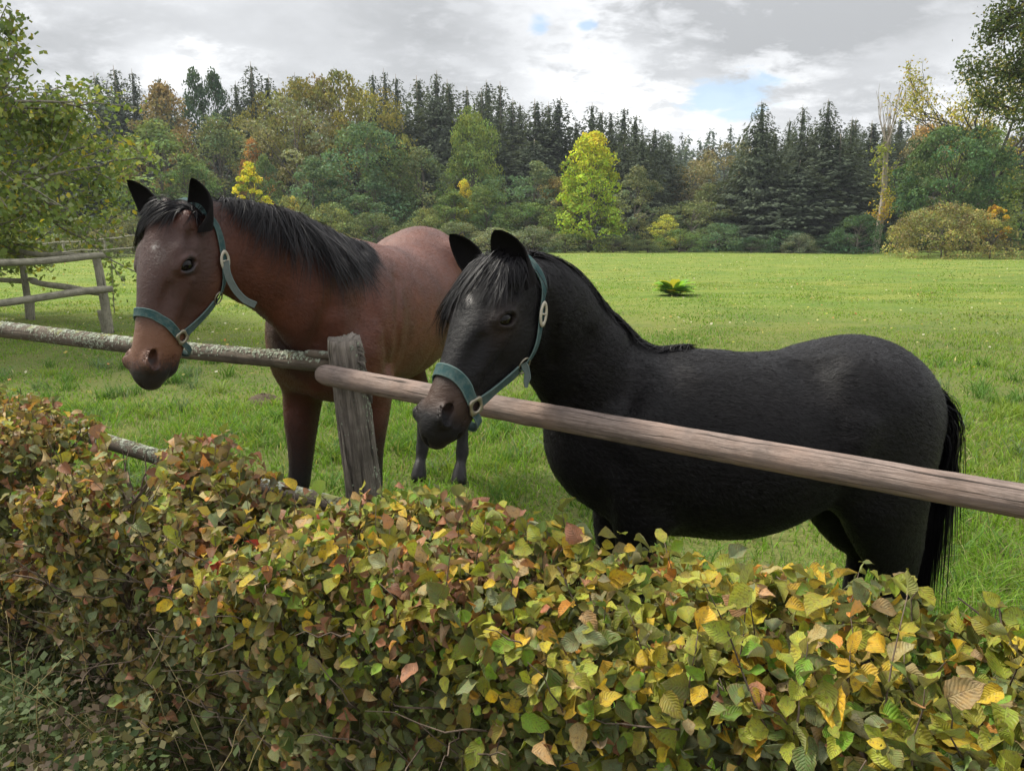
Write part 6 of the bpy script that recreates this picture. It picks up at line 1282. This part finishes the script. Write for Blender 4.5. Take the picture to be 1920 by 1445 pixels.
    dist = np.linalg.norm(P3 - [0, 0, EYE], axis=1); inv = np.array([proj(p) for p in P3]); vis = (inv[:, 0] > 20) & (inv[:, 0] < 1900) & (inv[:, 1] < 1430); score = L_ / dist * vis * np.where(rng.random(len(dist)) < .5, 1, .75); big = np.argsort(-score)[:300]; mask = np.ones(len(dist), bool); mask[big] = False
    for lod in (True, False):
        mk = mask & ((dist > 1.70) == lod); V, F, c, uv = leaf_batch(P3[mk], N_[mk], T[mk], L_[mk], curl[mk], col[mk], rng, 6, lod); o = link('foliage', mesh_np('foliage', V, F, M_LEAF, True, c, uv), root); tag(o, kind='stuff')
    for i in big:
        V, F, c, uv = leaf_batch(P3[i:i + 1], N_[i:i + 1], T[i:i + 1], L_[i:i + 1], curl[i:i + 1], col[i:i + 1], rng, 9); link('leaf', mesh_np('leaf', V, F, M_LEAF, True, c, uv), root)
    # dark inner leaves
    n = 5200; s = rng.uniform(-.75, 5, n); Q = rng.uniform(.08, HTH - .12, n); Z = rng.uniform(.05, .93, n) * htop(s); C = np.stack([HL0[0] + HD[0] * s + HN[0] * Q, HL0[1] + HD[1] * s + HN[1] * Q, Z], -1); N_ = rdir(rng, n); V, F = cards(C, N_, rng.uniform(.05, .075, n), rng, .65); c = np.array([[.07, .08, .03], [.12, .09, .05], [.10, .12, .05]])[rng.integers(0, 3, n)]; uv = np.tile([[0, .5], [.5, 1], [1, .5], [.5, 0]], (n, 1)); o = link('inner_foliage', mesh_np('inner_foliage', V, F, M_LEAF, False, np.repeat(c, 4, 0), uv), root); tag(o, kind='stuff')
    # stems and branching twigs
    for ss in np.arange(-.6, 4.9, .27):
        ss += rng.normal(0, .04); b = np.array([*(HL0 + HD * ss + HN * (HTH * .5 + rng.normal(0, .05))), -.02]); zt = float(htop(ss)); m = MB(); out = []; tips = []; stem = [b + np.array([rng.normal(0, .012), rng.normal(0, .012), 0]) * k + np.array([0, 0, zt * .8 * k / 6]) for k in range(7)]; m.tube(stem, np.linspace(.017, .008, 7) * rng.uniform(.7, 1.3), 8)
        for k in range(9): a = rng.uniform(0, 6.28); grow(rng, stem[rng.integers(1, 7)], (math.cos(a), math.sin(a), .5), .20, .006, 1, out, tips, 4, .7, .2, .2, .7)
        for p, r in out: m.tube(p, np.maximum(r, .0013), 5, False)
        m.build('stem', M_TWIG, root)
    # fine bare twigs showing on the face
    for i in range(420):
        ss = rng.uniform(-.5, 4.8); q = HTH - rng.uniform(-.02, .12); z = rng.uniform(.1, .95) * float(htop(ss)); b = np.array([*(HL0 + HD * ss + HN * q), z]); d = unit(np.array([*(HD * rng.normal(0, .8) + HN * .35), rng.uniform(-.2, .9)])); q_ = [b + d * x + rng.normal(0, .006, 3) for x in np.linspace(0, rng.uniform(.08, .28), 6)]
        if SV(q_[-1]) > 0: tw.tube(q_, np.linspace(.0024, .0009, 6), 5)
    o = tw.build('twigs', M_TWIG, root); tag(o, kind='stuff')
    # long dry grass stalks leaning through the face
    m = MB()
    for i in range(46):
        ss = rng.uniform(-.3, 2.4); b = np.array([*(HL0 + HD * ss + HN * (HTH + rng.uniform(.0, .25))), 0]); h = rng.uniform(.25, .75); d = rng.normal(0, .3, 3); d[2] = 1; m.tube([b + d * h * x + np.array([rng.normal(0, .004), 0, -.25 * h * x * x]) for x in np.linspace(0, 1, 7)], np.linspace(.0016, .0008, 7), 4, col=(.36, .30, .17))
    o = m.build('dry_stalks', M_BLADE); tag(o, 'thin dry grass stalks leaning against the hedge', 'grass stalks', None, 'stuff')
build_hedge()
# ------------------------------------------------------------------ thin air haze
def build_haze():
    x0, x1, y0, y1, z0, z1 = -420, 420, -20, 420, -3, 62
    V = [(x, y, z) for x in (x0, x1) for y in (y0, y1) for z in (z0, z1)]; F = [[0, 1, 3, 2], [4, 6, 7, 5], [0, 4, 5, 1], [2, 3, 7, 6], [0, 2, 6, 4], [1, 5, 7, 3]]
    m = bpy.data.materials.new('haze'); m.use_nodes = True; nt = m.node_tree; nt.nodes.clear(); v = nt.nodes.new('ShaderNodeVolumePrincipled'); v.inputs['Color'].default_value = (.86, .92, 1, 1); v.inputs['Density'].default_value = .00034; v.inputs['Anisotropy'].default_value = .1
    o = nt.nodes.new('ShaderNodeOutputMaterial'); nt.links.new(v.outputs[0], o.inputs['Volume']); h = link('haze', mesh_np('haze', V, np.array(F), m, False)); tag(h, 'thin pale haze of damp autumn air over the pasture', 'haze', None, 'stuff')
build_haze()
